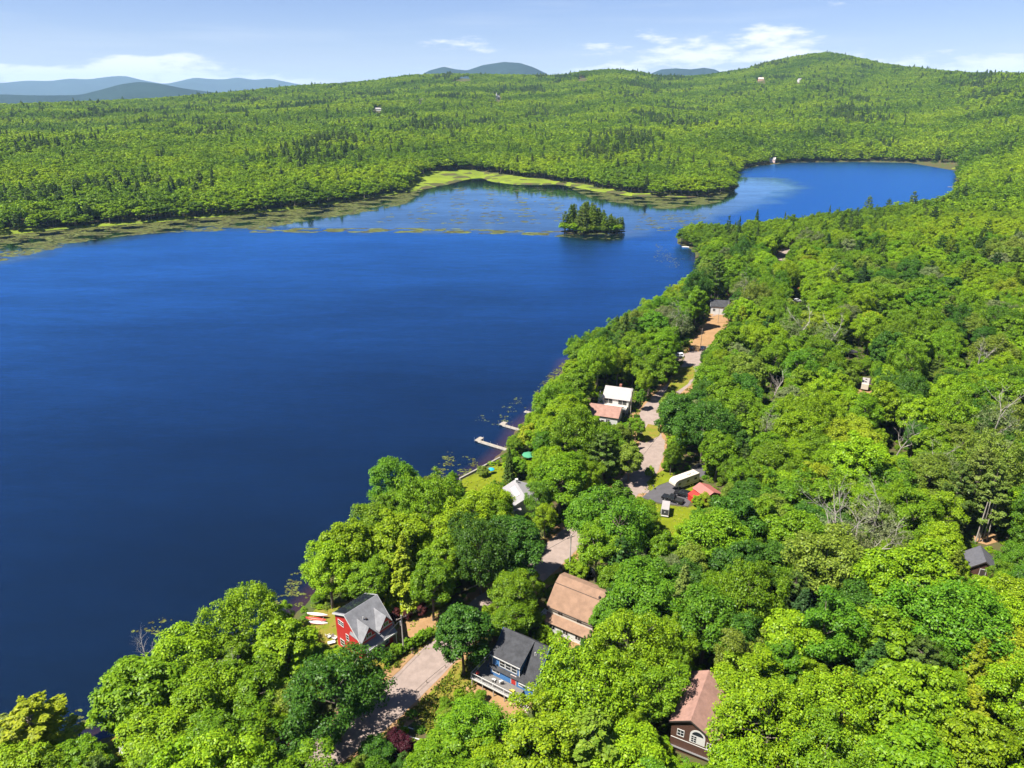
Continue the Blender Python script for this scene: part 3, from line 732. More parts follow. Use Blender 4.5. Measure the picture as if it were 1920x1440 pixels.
# porch with a white beam
pr = MB(); pr.slab([(-0.1, -4.45, 4.75), (RL+0.1, -4.45, 4.75), (RL+0.1, -5.85, 3.75), (-0.1, -5.85, 3.75)], 0.12); pr.build('porch_roof', GREYROOF, red)
bm_ = MB(); bm_.box(-0.1, RL+0.1, -5.96, -5.72, 3.32, 3.7); bm_.build('porch_beam', WHITE, red)
for x in (0.15, RL/2, RL-0.15):
    p = MB(); p.box(x-0.08, x+0.08, -5.90, -5.76, 0.05, 3.32); p.build('porch_post', WHITE, red)
pf = MB(); pf.box(-0.1, RL+0.1, -6.05, -4.52, -1.0, 0.16); pf.build('porch_floor', WOOD, red)
for x in (1.9, 3.4, 5.9): window(red, (x, -4.5, 1.0), X_, -Y_, 0.75, 1.2, 1, 2)
door(red, (4.7, -4.5, 0.18), X_, -Y_, 0.95, 2.05, WHITE)

# things in the red house's yard
def canoe(label, px, py, up, rz, m, L=4.6, name='kayak', cat='kayak', group='boats on the rack beside the red house'):
    x, y, z = G3(px, py, 0)
    n, k = 15, 8
    v = []
    for i in range(n):
        t = i / (n - 1) * 2 - 1
        w = 0.40 * (1 - abs(t) ** 2.2) + 0.012; h = 0.36 + 0.16 * t * t
        for j in range(k):
            a = math.pi * j / (k - 1)
            v.append((t * L / 2, math.cos(a) * w, -math.sin(a) * h * (1 - 0.25 * abs(t)) + 0.12 * t * t))
    f = [(i*k+j, i*k+j+1, (i+1)*k+j+1, (i+1)*k+j) for i in range(n-1) for j in range(k-1)]
    # turned over: keel up
    v = [(a, -b, -c) for a, b, c in v]
    t = thing(name, label, cat, (x, y, z + up), rz, group)
    link_mesh('hull', raw_mesh('hull', v, f, m, True), t)
    g = MB()
    for s in (-1, 1):
        for i in range(n-1):
            p = [(v[q*k + (0 if s > 0 else k-1)]) for q in (i, i+1)]
            g.tube(p[0], p[1], 0.03, n=4)
    g.build('gunwale', WHITE if m is not WHITE else REDPL, t)
    return t
canoe('white kayak turned over, topmost on the rack beside the red house', 596, 1160, 1.15, R(-8), WHITE)
canoe('red kayak turned over on the rack beside the red house', 593, 1166, 0.75, R(-10), REDPL)
canoe('white kayak turned over, lowest on the rack beside the red house', 597, 1170, 0.35, R(-6), WHITE, 4.2)
x, y, z = G3(596, 1167, 0)
rk = thing('boat_rack', 'wooden rack that carries kayaks beside the red house', 'rack', (x, y, z), R(-8))
for s in (-1.1, 1.1):
    b = MB(); b.tube((s, -0.62, -0.1), (s, -0.62, 1.1), 0.05); b.build('upright', WOOD, rk)
    b = MB(); b.tube((s, 0.62, -0.1), (s, 0.62, 1.1), 0.05); b.build('upright', WOOD, rk)
    for h in (0.10, 0.55, 0.98):
        b = MB(); b.tube((s, -0.7, h), (s, 0.7, h), 0.035); b.build('crossbar', WOOD, rk)
def lawn_chair(px, py, rz, label, m=WHITE, group=None):
    x, y, z = G3(px, py)
    t = thing('lawn_chair', label, 'chair', (x, y, z + 0.03), rz, group)
    b = MB(); b.slab([(-0.33, -0.35, 0.40), (0.33, -0.35, 0.40), (0.33, 0.3, 0.32), (-0.33, 0.3, 0.32)], 0.05); b.build('seat', m, t)
    b = MB(); b.slab([(-0.33, 0.28, 0.32), (0.33, 0.28, 0.32), (0.36, 0.62, 1.05), (-0.36, 0.62, 1.05)], 0.05); b.build('backrest', m, t)
    for s in (-0.36, 0.36):
        b = MB(); b.box(s-0.06, s+0.06, -0.38, 0.42, 0.56, 0.61); b.build('armrest', m, t)
        for yy in (-0.32, 0.34):
            b = MB(); b.box(s-0.04, s+0.04, yy-0.04, yy+0.04, 0, 0.56); b.build('leg', m, t)
    return t
lawn_chair(617, 1196, R(120), 'white lawn chair at the left wall of the red house')
lawn_chair(628, 1199, R(60), 'white lawn chair beside the low white table near the red house')
x, y, z = G3(622, 1208)
tb = thing('garden_table', 'low white table on the grass near the red house', 'table', (x, y, z+0.03), R(20))
MB().box(-0.75, 0.75, -0.4, 0.4, 0.5, 0.56).build('table_top', WHITE, tb)
for a in (-0.65, 0.65):
    for b in (-0.3, 0.3): MB().box(a-0.04, a+0.04, b-0.04, b+0.04, 0, 0.5).build('leg', WHITE, tb)
x, y, z = G3(713, 1213)
pt = thing('picnic_table', 'weathered wooden picnic table in front of the red house porch', 'picnic table', (x, y, z+0.04), R(49))
for i in range(5): MB().box(-1.0, 1.0, -0.42+i*0.17, -0.42+i*0.17+0.15, 0.72, 0.76).build('plank', WOOD, pt)
for s in (-1, 1):
    for i in range(2): MB().box(-1.0, 1.0, s*0.72-0.15+i*0.16, s*0.72-0.01+i*0.16, 0.42, 0.46).build('bench_plank', WOOD, pt)
for xx in (-0.75, 0.75):
    b = MB(); b.tube((xx, -0.75, 0), (xx, -0.25, 0.72), 0.05); b.tube((xx, 0.75, 0), (xx, 0.25, 0.72), 0.05); b.tube((xx, -0.8, 0.40), (xx, 0.8, 0.40), 0.045); b.build('leg_frame', WOOD, pt)

# ---------------------------------------------------------------- the blue house
BL = 9.4
bh = place(947, 1178, 9.0)
bh = (bh[0], bh[1], bh[2] - 0.2)
blue, broof = gable_house('blue_house', 'blue clapboard house with charcoal roof and raised front deck', bh, R(-33), BL, 5.0, 3.0, 9.2, 6.4, 4.3, BLUEP, DARKROOF, BLUEP, base=-1.5)
# shed dormer over the left two thirds of the front
sd_ = MB(); sd_.prism([(-4.75, 4.0), (-0.3, 4.0), (-0.3, 8.9), (-4.75, 6.9)], 0.35, 6.3); sdo = sd_.build('dormer', BLUEP, blue)
sr_ = MB(); sr_.slab([(0.0, 0.0, 9.42), (6.6, 0.0, 9.42), (6.6, -5.1, 7.0), (0.0, -5.1, 7.0)], 0.16); sr_.build('dormer_roof', DARKROOF, sdo)
tr = MB(); tr.box(0.0, 6.6, -5.18, -5.12, 6.76, 6.98); tr.box(6.18, 6.34, -4.83, -4.76, 4.2, 6.8); tr.box(0.31, 0.45, -4.83, -4.76, 4.2, 6.8); tr.build('trim', WHITE, sdo)
for i in range(3): window(sdo, (2.55 + i * 1.3, -4.75, 5.0), X_, -Y_, 1.05, 1.3, 1, 2)
window(blue, (1.3, -5.0, 3.2), X_, -Y_, 1.5, 0.95, 2, 1)
door(blue, (5.15, -5.0, 2.45), X_, -Y_, 1.0, 2.05, REDP)
window(blue, (6.7, -5.0, 2.9), X_, -Y_, 0.75, 1.15, 1, 2)
tr = MB(); tr.box(6.6, 9.75, -5.50, -5.44, 3.78, 4.0); tr.build('gutter', WHITE, broof)
st = MB(); st.tube((7.6, -1.6, 7.6), (7.6, -1.6, 8.5), 0.09); st.tube((7.85, -1.6, 7.6), (7.85, -1.6, 8.2), 0.06); st.build('vent_pipe', WHITE, broof)
window(blue, (9.4, -0.6, 5.0), Y_, X_, 0.8, 1.3, 1, 2, BROWNTRIM)
# deck
SHADEDECK = mat('shaded_grey_deck_boards', (0.15, 0.14, 0.13), 0.85, 0.3, 3.0)  # grey boards, darkened so the shade over the deck is in the colour
dk = MB(); dk.box(-2.6, 7.4, -7.7, -5.03, 2.16, 2.3); dk.build('deck_floor', SHADEDECK, blue); dk = MB(); dk.box(-2.6, -0.03, -5.03, -1.0, 2.16, 2.3); dk.build('deck_floor', SHADEDECK, blue)
def rail(par, pts, z, posts, h=1.0):
    for a, b in zip(pts[:-1], pts[1:]):
        m = MB(); m.tube((a[0], a[1], z + h), (b[0], b[1], z + h), 0.06, n=4); m.build('top_rail', WHITE, par)
        m = MB(); m.tube((a[0], a[1], z + 0.15), (b[0], b[1], z + 0.15), 0.035, n=4); m.build('bottom_rail', WHITE, par)
        n = max(1, int(round(math.dist(a, b) / posts)))
        for i in range(n + 1):
            t = i / n; x = a[0] + (b[0] - a[0]) * t; y = a[1] + (b[1] - a[1]) * t
            MB().box(x-0.055, x+0.055, y-0.055, y+0.055, z, z + h + 0.02).build('post', WHITE, par)
        nb = int(math.dist(a, b) / 0.16); m = MB()
        for i in range(1, nb):
            t = i / nb; x = a[0] + (b[0] - a[0]) * t; y = a[1] + (b[1] - a[1]) * t
            m.tube((x, y, z + 0.15), (x, y, z + h), 0.012, n=3)
        o = m.build('balusters', METAL, par); o['kind'] = 'stuff'
rail(blue, [(-2.5, -1.1), (-2.5, -7.62), (7.2, -7.62)], 2.3, 2.6)
fa = MB(); fa.box(-2.6, 7.4, -7.78, -7.71, 2.0, 2.32); fa.build('deck_fascia', WHITE, blue)
for xx in (-2.4, 0.0, 2.4, 4.8, 7.1): MB().box(xx-0.07, xx+0.07, -7.6, -7.46, -1.2, 2.16).build('deck_post', WOOD, blue)
stp = MB()
for i in range(9): stp.box(7.42 + i*0.28, 7.70 + i*0.28, -7.6, -6.4, 2.1 - i*0.24, 2.18 - i*0.24)
stp.build('stairs', WOOD, blue)
hr = MB(); hr.tube((7.3, -7.62, 3.3), (9.9, -7.62, 1.2), 0.05, n=4); hr.tube((9.9, -7.62, 1.2), (9.9, -7.62, 0.0), 0.05, n=4); hr.build('stair_rail', WHITE, blue)
bM = Matrix.Translation(bh) @ Matrix.Rotation(R(-33), 4, 'Z')
def on_blue(x, y, z): return (bM @ Vector((x, y, z)))[:]
gr = thing('grill', 'round red kettle grill at the left corner of the blue house deck', 'grill', on_blue(-1.6, -6.9, 2.3))
ball = bmesh.new(); bmesh.ops.create_uvsphere(ball, u_segments=14, v_segments=8, radius=0.36)
me = bpy.data.meshes.new('lid'); ball.to_mesh(me); ball.free(); me.materials.append(REDPL)
lid = link_mesh('lid', me, gr); lid.location = (0, 0, 0.86); lid.scale = (1, 1, 0.8)
for a in range(3):
    t = a * 2.094; MB().tube((0.18*math.cos(t), 0.18*math.sin(t), 0.7), (0.34*math.cos(t), 0.34*math.sin(t), 0), 0.025).build('leg', BROWNTRIM, gr)
def chair_on(loc, rz, label, m):
    t = thing('lawn_chair', label, 'chair', loc, rz)
    b = MB(); b.slab([(-0.33, -0.35, 0.40), (0.33, -0.35, 0.40), (0.33, 0.3, 0.36), (-0.33, 0.3, 0.36)], 0.05); b.build('seat', m, t)
    b = MB(); b.slab([(-0.33, 0.28, 0.36), (0.33, 0.28, 0.36), (0.34, 0.5, 1.0), (-0.34, 0.5, 1.0)], 0.05); b.build('backrest', m, t)
    for s in (-0.3, 0.3):
        for yy in (-0.3, 0.3): MB().box(s-0.03, s+0.03, yy-0.03, yy+0.03, 0, 0.38).build('leg', m, t)
YEL = mat('yellow_plastic', (0.65, 0.50, 0.08), 0.5)
chair_on(on_blue(5.9, -6.6, 2.3), R(150), 'yellow chair at the top of the blue house deck stairs', YEL)
chair_on(on_blue(1.6, -6.3, 2.3), R(160), 'white chair in the middle of the blue house deck', WHITE)
chair_on(on_blue(3.0, -5.9, 2.3), R(200), 'white chair nearest the red door of the blue house', WHITE)

# ---------------------------------------------------------------- the tan-roofed gambrel house
TL = 10.2
x, y, z = G3(1052, 1079, 9.0)
th_ = thing('gambrel_house', 'pale house with tan gambrel roof and low lean-to porch roof', 'house', (x, y, z), R(-33))
MB().prism([(-4.9, -1.0), (3.2, -1.0), (3.2, 6.0), (1.9, 8.3), (0, 8.95), (-1.8, 8.2), (-4.9, 5.2)], 0.02, TL-0.02).build('wall', BROWNP, th_)
fw = MB(); fw.box(0.05, TL-0.05, -5.15, -4.88, -1.0, 5.0); fw.build('front_wall', PALE, th_)
rf = MB()
rf.slab([(-0.3, 0, 9.15), (TL+0.3, 0, 9.15), (TL+0.3, -1.9, 8.35), (-0.3, -1.9, 8.35)], 0.15)
rf.slab([(-0.3, -1.9, 8.35), (TL+0.3, -1.9, 8.35), (TL+0.3, -5.5, 4.9), (-0.3, -5.5, 4.9)], 0.15)
rf.slab([(-0.3, 0, 9.153), (TL+0.3, 0, 9.153), (TL+0.3, 2.0, 8.45), (-0.3, 2.0, 8.45)], 0.15)
rf.slab([(-0.3, 2.0, 8.45), (TL+0.3, 2.0, 8.45), (TL+0.3, 3.7, 5.5), (-0.3, 3.7, 5.5)], 0.15)
gro = rf.build('roof', TANROOF, th_)
rc = MB(); rc.tube((-0.3, -1.92, 8.38), (TL+0.3, -1.92, 8.38), 0.06, n=5); rc.build('roof_seam', BROWNTRIM, gro)
gu = MB(); gu.box(-0.3, TL+0.3, -5.62, -5.5, 4.68, 4.82); gu.build('gutter', BROWNTRIM, gro)
ch = MB(); ch.box(TL-0.7, TL-0.35, -1.75, -1.4, 8.2, 8.95); ch.build('vent', BROWNTRIM, gro)
lr = MB(); lr.slab([(-0.2, -5.12, 3.35), (TL+0.2, -5.12, 3.35), (TL+0.2, -7.2, 2.55), (-0.2, -7.2, 2.55)], 0.14); lro = lr.build('porch_roof', TANROOF, th_)
pw = MB(); pw.box(0.2, TL-0.2, -6.7, -6.5, -1.0, 2.5); pw.build('porch_wall', WHITE, th_)
for xx in (2.6, 3.15, 6.9, 7.45): window(th_, (xx, -5.15, 3.85), X_, -Y_, 0.36, 0.62, 1, 1, BROWNTRIM, 0.05)
for xx in (2.0, 5.0, 7.8): window(th_, (xx, -6.7, 0.9), X_, -Y_, 1.1, 1.0, 2, 1)
bal = MB()
for i in range(3): bal.box(-0.9, 0.0, -6.6 + i*0.8, -6.5 + i*0.8, 2.4, 3.4)
bal.box(-1.0, 0.0, -6.7, -4.6, 2.25, 2.38); bal.box(-1.0, -0.92, -6.7, -4.6, 3.32, 3.42); bal.build('balcony', WHITE, th_)
tM = Matrix.Translation((x, y, z)) @ Matrix.Rotation(R(-33), 4, 'Z')
tx, ty, _ = tM @ Vector((5.4, -8.6, 0))
tl = thing('teal_tub', 'round teal plastic tub on the ground below the gambrel house', 'tub', (tx, ty, gz(tx, ty) + 0.05))
MB().prism([(0.75*math.cos(a), 0.75*math.sin(a)) for a in np.linspace(0, 2*math.pi, 17)[:-1]], 0, 0.45, 'z', 1.1).build('tub_wall', TEAL, tl)
MB().prism([(0.86*math.cos(a), 0.86*math.sin(a)) for a in np.linspace(0, 2*math.pi, 17)[:-1]], 0.451, 0.5, 'z').build('rim', TEAL, tl)

BLIND = mat('white_blind', (0.5, 0.49, 0.47), 0.6)
# ---------------------------------------------------------------- the brown cottage
CL = 11.5
x, y, z = G3(1296, 1349, 7.8)
cot, croof = gable_house('brown_cottage', 'dark brown cottage with faded pink brown roof and white arched gable window', (x, y, z), R(62), CL, 4.6, 3.0, 7.8, 6.2, 5.0, BROWNP, PINKROOF, BROWNTRIM, over=0.4)
o, u, n = Vector((0, -1.35, 3.3)), -Y_, NX
f = MB(); obox(f, o, u, n, -1.25, 1.25, -0.12, 1.45, 0, 0.05)
arch = [(1.25*math.cos(a), 1.25*math.sin(a)) for a in np.linspace(0, math.pi, 13)]
f.add([o + n*0.0 + u*a + Vector((0,0,1.45+b)) for a, b in arch] + [o + n*0.05 + u*a + Vector((0,0,1.45+b)) for a, b in arch],
      [tuple(range(13))[::-1], tuple(range(13, 26))] + [(i, i+1, 14+i, 13+i) for i in range(12)] + [(12, 0, 13, 25)])
aw = f.build('arched_window', WHITE, cot)
for s in (-0.55, 0.55):
    for i in range(2):
        for j in range(3):
            p = MB(); obox(p, o, u, n, s-0.42+i*0.46, s-0.06+i*0.46, 0.07+j*0.45, 0.40+j*0.45, 0.052, 0.06); p.build('pane', GLASS if s < 0 else BLIND, aw)
a2 = [(0.95*math.cos(a), 0.95*math.sin(a)) for a in np.linspace(0.12, math.pi-0.12, 11)]
p = MB(); p.add([o + n*0.06 + u*a + Vector((0,0,1.45+b)) for a, b in a2], [tuple(range(11))]); p.build('pane', GLASS, aw)
window(cot, (0, -3.6, 3.0), -Y_, NX, 1.25, 1.2, 3, 2)
window(cot, (0, 1.4, 3.6), -Y_, NX, 1.0, 1.2, 2, 2)
tr = MB(); obox(tr, (0, 0, 2.75), -Y_, NX, -2.9, 4.5, 0, 0.1, 0, 0.06); tr.build('trim', WHITE, cot)
tr = MB(); obox(tr, (0, 0, 0.9), -Y_, NX, -2.9, 4.5, 0, 0.12, 0, 0.3); tr.build('deck_edge', METAL, cot)

# ---------------------------------------------------------------- white lakeside house and its brown-roofed neighbour
x, y, z = G3(1138, 723, 7.4)
wh, wroof = gable_house('white_house', 'white lakeside house with pale roof and long raised white deck', (x, y, z), R(-20), 8.8, 4.6, 2.6, 7.4, 5.9, 4.9, WHITE, PALEROOF, WHITE, over=0.4)
dk = MB(); dk.box(-1.4, 8.6, -7.8, -4.62, 2.5, 2.65); dk.build('deck_floor', PALE, wh)
fz = MB(); fz.box(-1.42, 8.62, -7.9, -7.82, 2.3, 3.5); fz.build('deck_panel', WHITE, wh)
rail(wh, [(-1.35, -1.0), (-1.35, -7.7)], 2.65, 1.6)
for xx in (-1.2, 1.2, 3.6, 6.0, 8.4): MB().box(xx-0.08, xx+0.08, -7.75, -7.59, -1, 2.5).build('deck_post', WHITE, wh)
for xx in (1.0, 2.5, 5.9, 7.4): window(wh, (xx, -4.6, 3.1), X_, -Y_, 1.2, 1.5, 2, 1, BROWNTRIM, 0.06)
chm = MB(); chm.box(4.3, 5.1, 0.6, 1.4, 6.4, 8.2); chm.build('chimney', mat('red_brick', (0.30, 0.12, 0.08), 0.9, 0.3, 5.0), wroof)
stc = MB()
for i in range(8): stc.box(-2.9, -1.5, 0.4 + i*0.34, 0.72 + i*0.34, 0.1 + i*0.3, 0.2 + i*0.3)
stc.build('stairs', WHITE, wh)
for xx in (-2.95, -1.45):
    m = MB(); m.tube((xx, 0.2, 1.1), (xx, 3.3, 3.6), 0.06, n=4); m.tube((xx, 0.2, 0), (xx, 0.2, 1.1), 0.05, n=4); m.tube((xx, 3.3, 0), (xx, 3.3, 3.6), 0.05, n=4); m.build('stair_rail', WHITE, wh)
x, y, z = G3(1108, 757, 5.2)
nb, nroof = gable_house('neighbour_house', 'house with faded brown roof right in front of the white lakeside house', (x, y, z), R(-20), 10.2, 4.4, 3.2, 5.4, 4.0, 3.4, WHITE, PINKROOF, BROWNTRIM, over=0.4)
window(nb, (10.2, -1.5, 1.4), Y_, X_, 0.9, 1.2, 1, 2); window(nb, (7.0, -4.4, 1.2), X_, -Y_, 1.2, 1.2, 2, 2); window(nb, (3.0, -4.4, 1.2), X_, -Y_, 1.2, 1.2, 2, 2)
door(nb, (5.2, -4.4, 0), X_, -Y_, 0.95, 2.0, BROWNTRIM)
# grey-roofed house mostly behind the trees
x, y, z = G3(966, 903, 5.4)
gh, groof = gable_house('grey_roofed_house', 'house with pale grey roof and white skylight half hidden among trees', (x, y, z), R(-72), 9.0, 3.2, 3.4, 5.6, 4.0, 3.9, WHITE, mat('pale_grey_shingles', (0.24, 0.23, 0.235), 0.85, 0.15, 3.0), WHITE)
sk = MB(); sk.slab([(2.2, -0.9, 5.45), (6.6, -0.9, 5.45), (6.6, -2.0, 4.88), (2.2, -2.0, 4.88)], 0.1); sk.build('skylight', WHITE, groof)
wg = MB(); wg.prism([(-3.0, -1.0), (3.0, -1.0), (3.0, 2.7), (0, 4.3), (-3.0, 2.7)], -5.6, -3.0, 'y', c=(0, 0)); wg.v = [(a + 6.6, b, c) for a, b, c in wg.v]; wgo = wg.build('wing', WHITE, gh)
wr = MB()
for s in (-1, 1): wr.slab([(6.6, -5.9, 4.45), (6.6, -1.5, 4.45), (6.6 + s*3.3, -1.5, 2.69), (6.6 + s*3.3, -5.9, 2.69)], 0.14)
wr.build('wing_roof', PALEROOF, wgo)
cw = MB(); cw.box(0.4, 1.1, -0.2, 0.5, 4.6, 6.6); cw.build('chimney', WHITE, groof)

# ---------------------------------------------------------------- red shed, dark shed, far houses
x, y, z = G3(1313, 908, 3.6)
gar, garoof = gable_house('red_shed', 'red shed with faded red roof beside the black pickup', (x, y, z), R(-65), 5.2, 2.1, 3.2, 3.9, 2.5, 2.9, REDP, REDROOF, BROWNTRIM, over=0.3)
dd = MB(); obox(dd, (5.2, -0.2, 0), Y_, X_, -1.2, 1.2, 0, 2.2, 0.004, 0.06); dd.build('door', ORANGED, gar)
lt = MB(); lt.slab([(0.0, -2.1, 2.5), (3.0, -2.1, 2.5), (3.0, -4.0, 1.7), (0.0, -4.0, 1.7)], 0.1); lt.build('lean_to_roof', REDP, gar)
lw = MB(); lw.box(0.1, 2.9, -3.9, -3.8, -0.5, 1.65); lw.build('lean_to_wall', REDP, gar)
x, y, z = G3(1848, 1054, 3.9)
ds, dsr = gable_house('dark_shed', 'dark grey roofed shed under a row of tall pale trunks', (x, y, z), R(68), 6.0, 2.7, 2.7, 4.1, 1.9, 1.9, BROWNP, mat('dark_grey_metal_roof', (0.10, 0.10, 0.115), 0.6, 0.25, 2.0), BROWNTRIM, over=0.35, base=-0.8, cat='shed')
door(ds, (0, 0, 0), -Y_, NX, 1.1, 1.9, BROWNTRIM)
rv = MB()
for i in range(1, 6): rv.tube((i, 0.05, 4.27), (i, -2.9, 1.92), 0.03, n=4)
rv.build('roof_ribs', METAL, dsr)['kind'] = 'stuff'
def simple_house(name, label, px, py, rz, L, w, ez, rzz, wallm, roofm, up=0.0, cat='house', scale=1.0, sunk=1.0):
    x, y, z = G3(px, py, up)
    t, r = gable_house(name, label, (x, y, z), rz, L, w/2, w/2, rzz, ez, ez, wallm, roofm, over=0.4, base=-sunk, cat=cat)
    for xx in np.linspace(L*0.2, L*0.8, max(2, int(L/3))): window(t, (xx, -w/2, ez*0.4), X_, -Y_, 1.1, 1.2, 1, 2)
    door(t, (0, 0, 0), -Y_, NX, 1.0, 2.0, BROWNTRIM)
    return t
simple_house('grey_house', 'grey white house behind the sandy lot and tall pine trunk', 1332, 585, R(-15), 8, 7, 4.2, 6.5, WHITE, DARKROOF)
simple_house('orange_shed', 'small shed with bright orange roof deep in the right wood', 1490, 553, R(20), 4, 4, 2.4, 3.8, BROWNP, ORANGE, cat='shed')
simple_house('white_shed', 'small white roofed shed between pale trunks right of the camper', 1741, 743, R(-10), 4, 3.4, 2.2, 3.2, PALE, PALEROOF, cat='shed')
simple_house('shore_cottage', 'pale pink cottage on the far north shore of the lake', 1444, 302, R(-30), 8, 6.5, 4.5, 7.5, mat('pink_wall', (0.60, 0.42, 0.36), 0.7), PALE)
simple_house('hill_house', 'brown house in the sandy clearing on the middle knoll', 1086, 149, R(10), 18, 11, 8, 13, mat('tan_wall', (0.55, 0.33, 0.22), 0.7), TANROOF, sunk=8)
simple_house('hill_house', 'tan house in the bare clearing below the highest hilltop', 1421, 155, R(-10), 18, 11, 8, 13, mat('tan_wall', (0.55, 0.33, 0.22), 0.7), PALE, sunk=10)
simple_house('hill_house', 'small white house to the right of the hill clearing', 1496, 158, R(30), 16, 12, 8, 14, WHITE, PALEROOF, sunk=10)
simple_house('white_farmhouse', 'white farmhouse in the woods left of the white church', 787, 197, R(15), 11, 8, 7, 11, WHITE, PALEROOF, sunk=8)
simple_house('white_barn', 'long low white barn in the woods beyond the far shore', 705, 211, R(-5), 15, 7, 4, 6.5, WHITE, PALEROOF, sunk=8)
simple_house('white_cottage', 'lone white cottage on the wooded rise far left', 207, 186, R(5), 12, 8, 6, 10, WHITE, PALEROOF, sunk=8)
chu = simple_house('church', 'white church with a steeple in the woods beyond the far shore', 931, 190, R(60), 13, 8, 7, 11, WHITE, PALEROOF, cat='church', sunk=8)
MB().box(-1.0, 2.0, -1.5, 1.5, 6, 14).build('tower', WHITE, chu)
MB().prism([(-1.2, -1.7), (2.2, -1.7), (2.2, 1.7), (-1.2, 1.7)], 14, 20, 'z', 0.05, (0.5, 0)).build('steeple', PALEROOF, chu)
# bare clearings on the hills
for nm, poly in (('clearing', [(1070,153),(1085,148),(1105,149),(1108,154),(1090,157),(1075,156)]), ('clearing', [(1412,157),(1418,150),(1434,151),(1440,158),(1425,161)]), ('clearing', [(845,152),(870,149),(888,151),(870,154)]), ('clearing', [(955,205),(970,201),(975,206),(962,209)])):
    pass

# ---------------------------------------------------------------- vehicles (front towards local +x, wheels on z 0)
def wheel(par, x, y, r=0.34, w=0.22):
    s = 1 if y > 0 else -1
    n = 14
    c = [(x + r*math.cos(a), r + r*math.sin(a)) for a in np.linspace(0, 2*math.pi, n+1)[:-1]]
    b = MB(); v = [(a, y - s*w/2, z) for a, z in c] + [(a, y + s*w/2, z) for a, z in c]
    b.add(v, [tuple(range(n)), tuple(range(n, 2*n))] + [(i, (i+1) % n, n+(i+1) % n, n+i) for i in range(n)])
    t = b.build('wheel', TYRE, par)
    c = [(x + r*.6*math.cos(a), r + r*.6*math.sin(a)) for a in np.linspace(0, 2*math.pi, n+1)[:-1]]
    b = MB(); v = [(a, y + s*(w/2+.002), z) for a, z in c] + [(a, y + s*(w/2+.02), z) for a, z in c]
    b.add(v, [tuple(range(n)), tuple(range(n, 2*n))] + [(i, (i+1) % n, n+(i+1) % n, n+i) for i in range(n)])
    b.build('rim', METAL, t)
def car_body(t, paint, L, w, prof, glassprof, wheels, roofy=0.78):
    """prof: side outline of the lower body (x, z); glassprof: four points of the cabin (x, z) bottom-rear, top-rear, top-front, bottom-front"""
    body = MB(); n = len(prof)
    v = []
    for y, k in ((-w/2, 0.97), (-w/2*0.9, 1.0), (w/2*0.9, 1.0), (w/2, 0.97)):
        v += [(a, y, c if k == 1 else min(c, max(q for _, q in prof) - 0.05)) for a, c in prof]
    f = [tuple(range(n))[::-1], tuple(range(3*n, 4*n))]
    for j in range(3): f += [(j*n+i, j*n+(i+1) % n, (j+1)*n+(i+1) % n, (j+1)*n+i) for i in range(n)]
    body.add(v, f); body.build('body', paint, t)
    (x0, z0), (x1, z1), (x2, z2), (x3, z3) = glassprof
    wb, wt = w*0.47, w*0.5*roofy
    cb = MB(); cb.add([(x0,-wb,z0),(x3,-wb,z3),(x3,wb,z3),(x0,wb,z0),(x1,-wt,z1),(x2,-wt,z2),(x2,wt,z2),(x1,wt,z1)],
                      [(3,2,1,0),(4,5,6,7),(0,1,5,4),(1,2,6,5),(2,3,7,6),(3,0,4,7)])
    cab = cb.build('cabin', paint, t, bevel=0.05)
    def pane(name, q):
        a, b, c, d = [Vector(p) for p in q]; m = (a+b+c+d)/4
        nn = (b-a).cross(d-a).normalized()
        if nn.dot(m - Vector(((x0+x3)/2, 0, (z0+z1)/2))) < 0: nn = -nn
        pts = [m + (p-m)*0.84 + nn*0.012 for p in (a, b, c, d)]
        p = MB(); p.add(pts + [k - nn*0.03 for k in pts], [(0,1,2,3),(7,6,5,4),(0,4,5,1),(1,5,6,2),(2,6,7,3),(3,7,4,0)]); p.build(name, GLASS, cab)
    pane('windscreen', [(x3,-wb,z3),(x3,wb,z3),(x2,wt,z2),(x2,-wt,z2)])
    pane('rear_window', [(x0,-wb,z0),(x0,wb,z0),(x1,wt,z1),(x1,-wt,z1)])
    for s in (-1, 1):
        mb_, mt_ = (x0+x3)/2, (x1+x2)/2
        pane('side_window', [(x0,s*wb,z0),(mb_,s*wb,(z0+z3)/2),(mt_,s*wt,z1),(x1,s*wt,z1)])
        pane('side_window', [(mb_,s*wb,(z0+z3)/2),(x3,s*wb,z3),(x2,s*wt,z2),(mt_,s*wt,z2)])
        for x in wheels: wheel(t, x, s*(w/2-0.10))
        hz = prof[-1][1] if False else z3 - 0.28
        MB().box(L/2-0.06, L/2+0.012, s*w*0.36-0.18, s*w*0.36+0.18, hz-0.09, hz+0.08).build('headlight', LAMP, t)
        MB().box(-L/2-0.012, -L/2+0.06, s*w*0.40-0.12, s*w*0.40+0.12, hz-0.09, hz+0.15).build('tail_light', TAIL, t)
        MB().box(x3-0.35, x3-0.15, s*(w/2+0.10)-0.09, s*(w/2+0.10)+0.09, z3, z3+0.16).build('mirror', paint, t)
    for s in (-1, 1): MB().box(s*(L/2-0.08)-0.1, s*(L/2-0.08)+0.1, -w*0.46, w*0.46, 0.34, 0.56).build('bumper', BROWNTRIM, t)
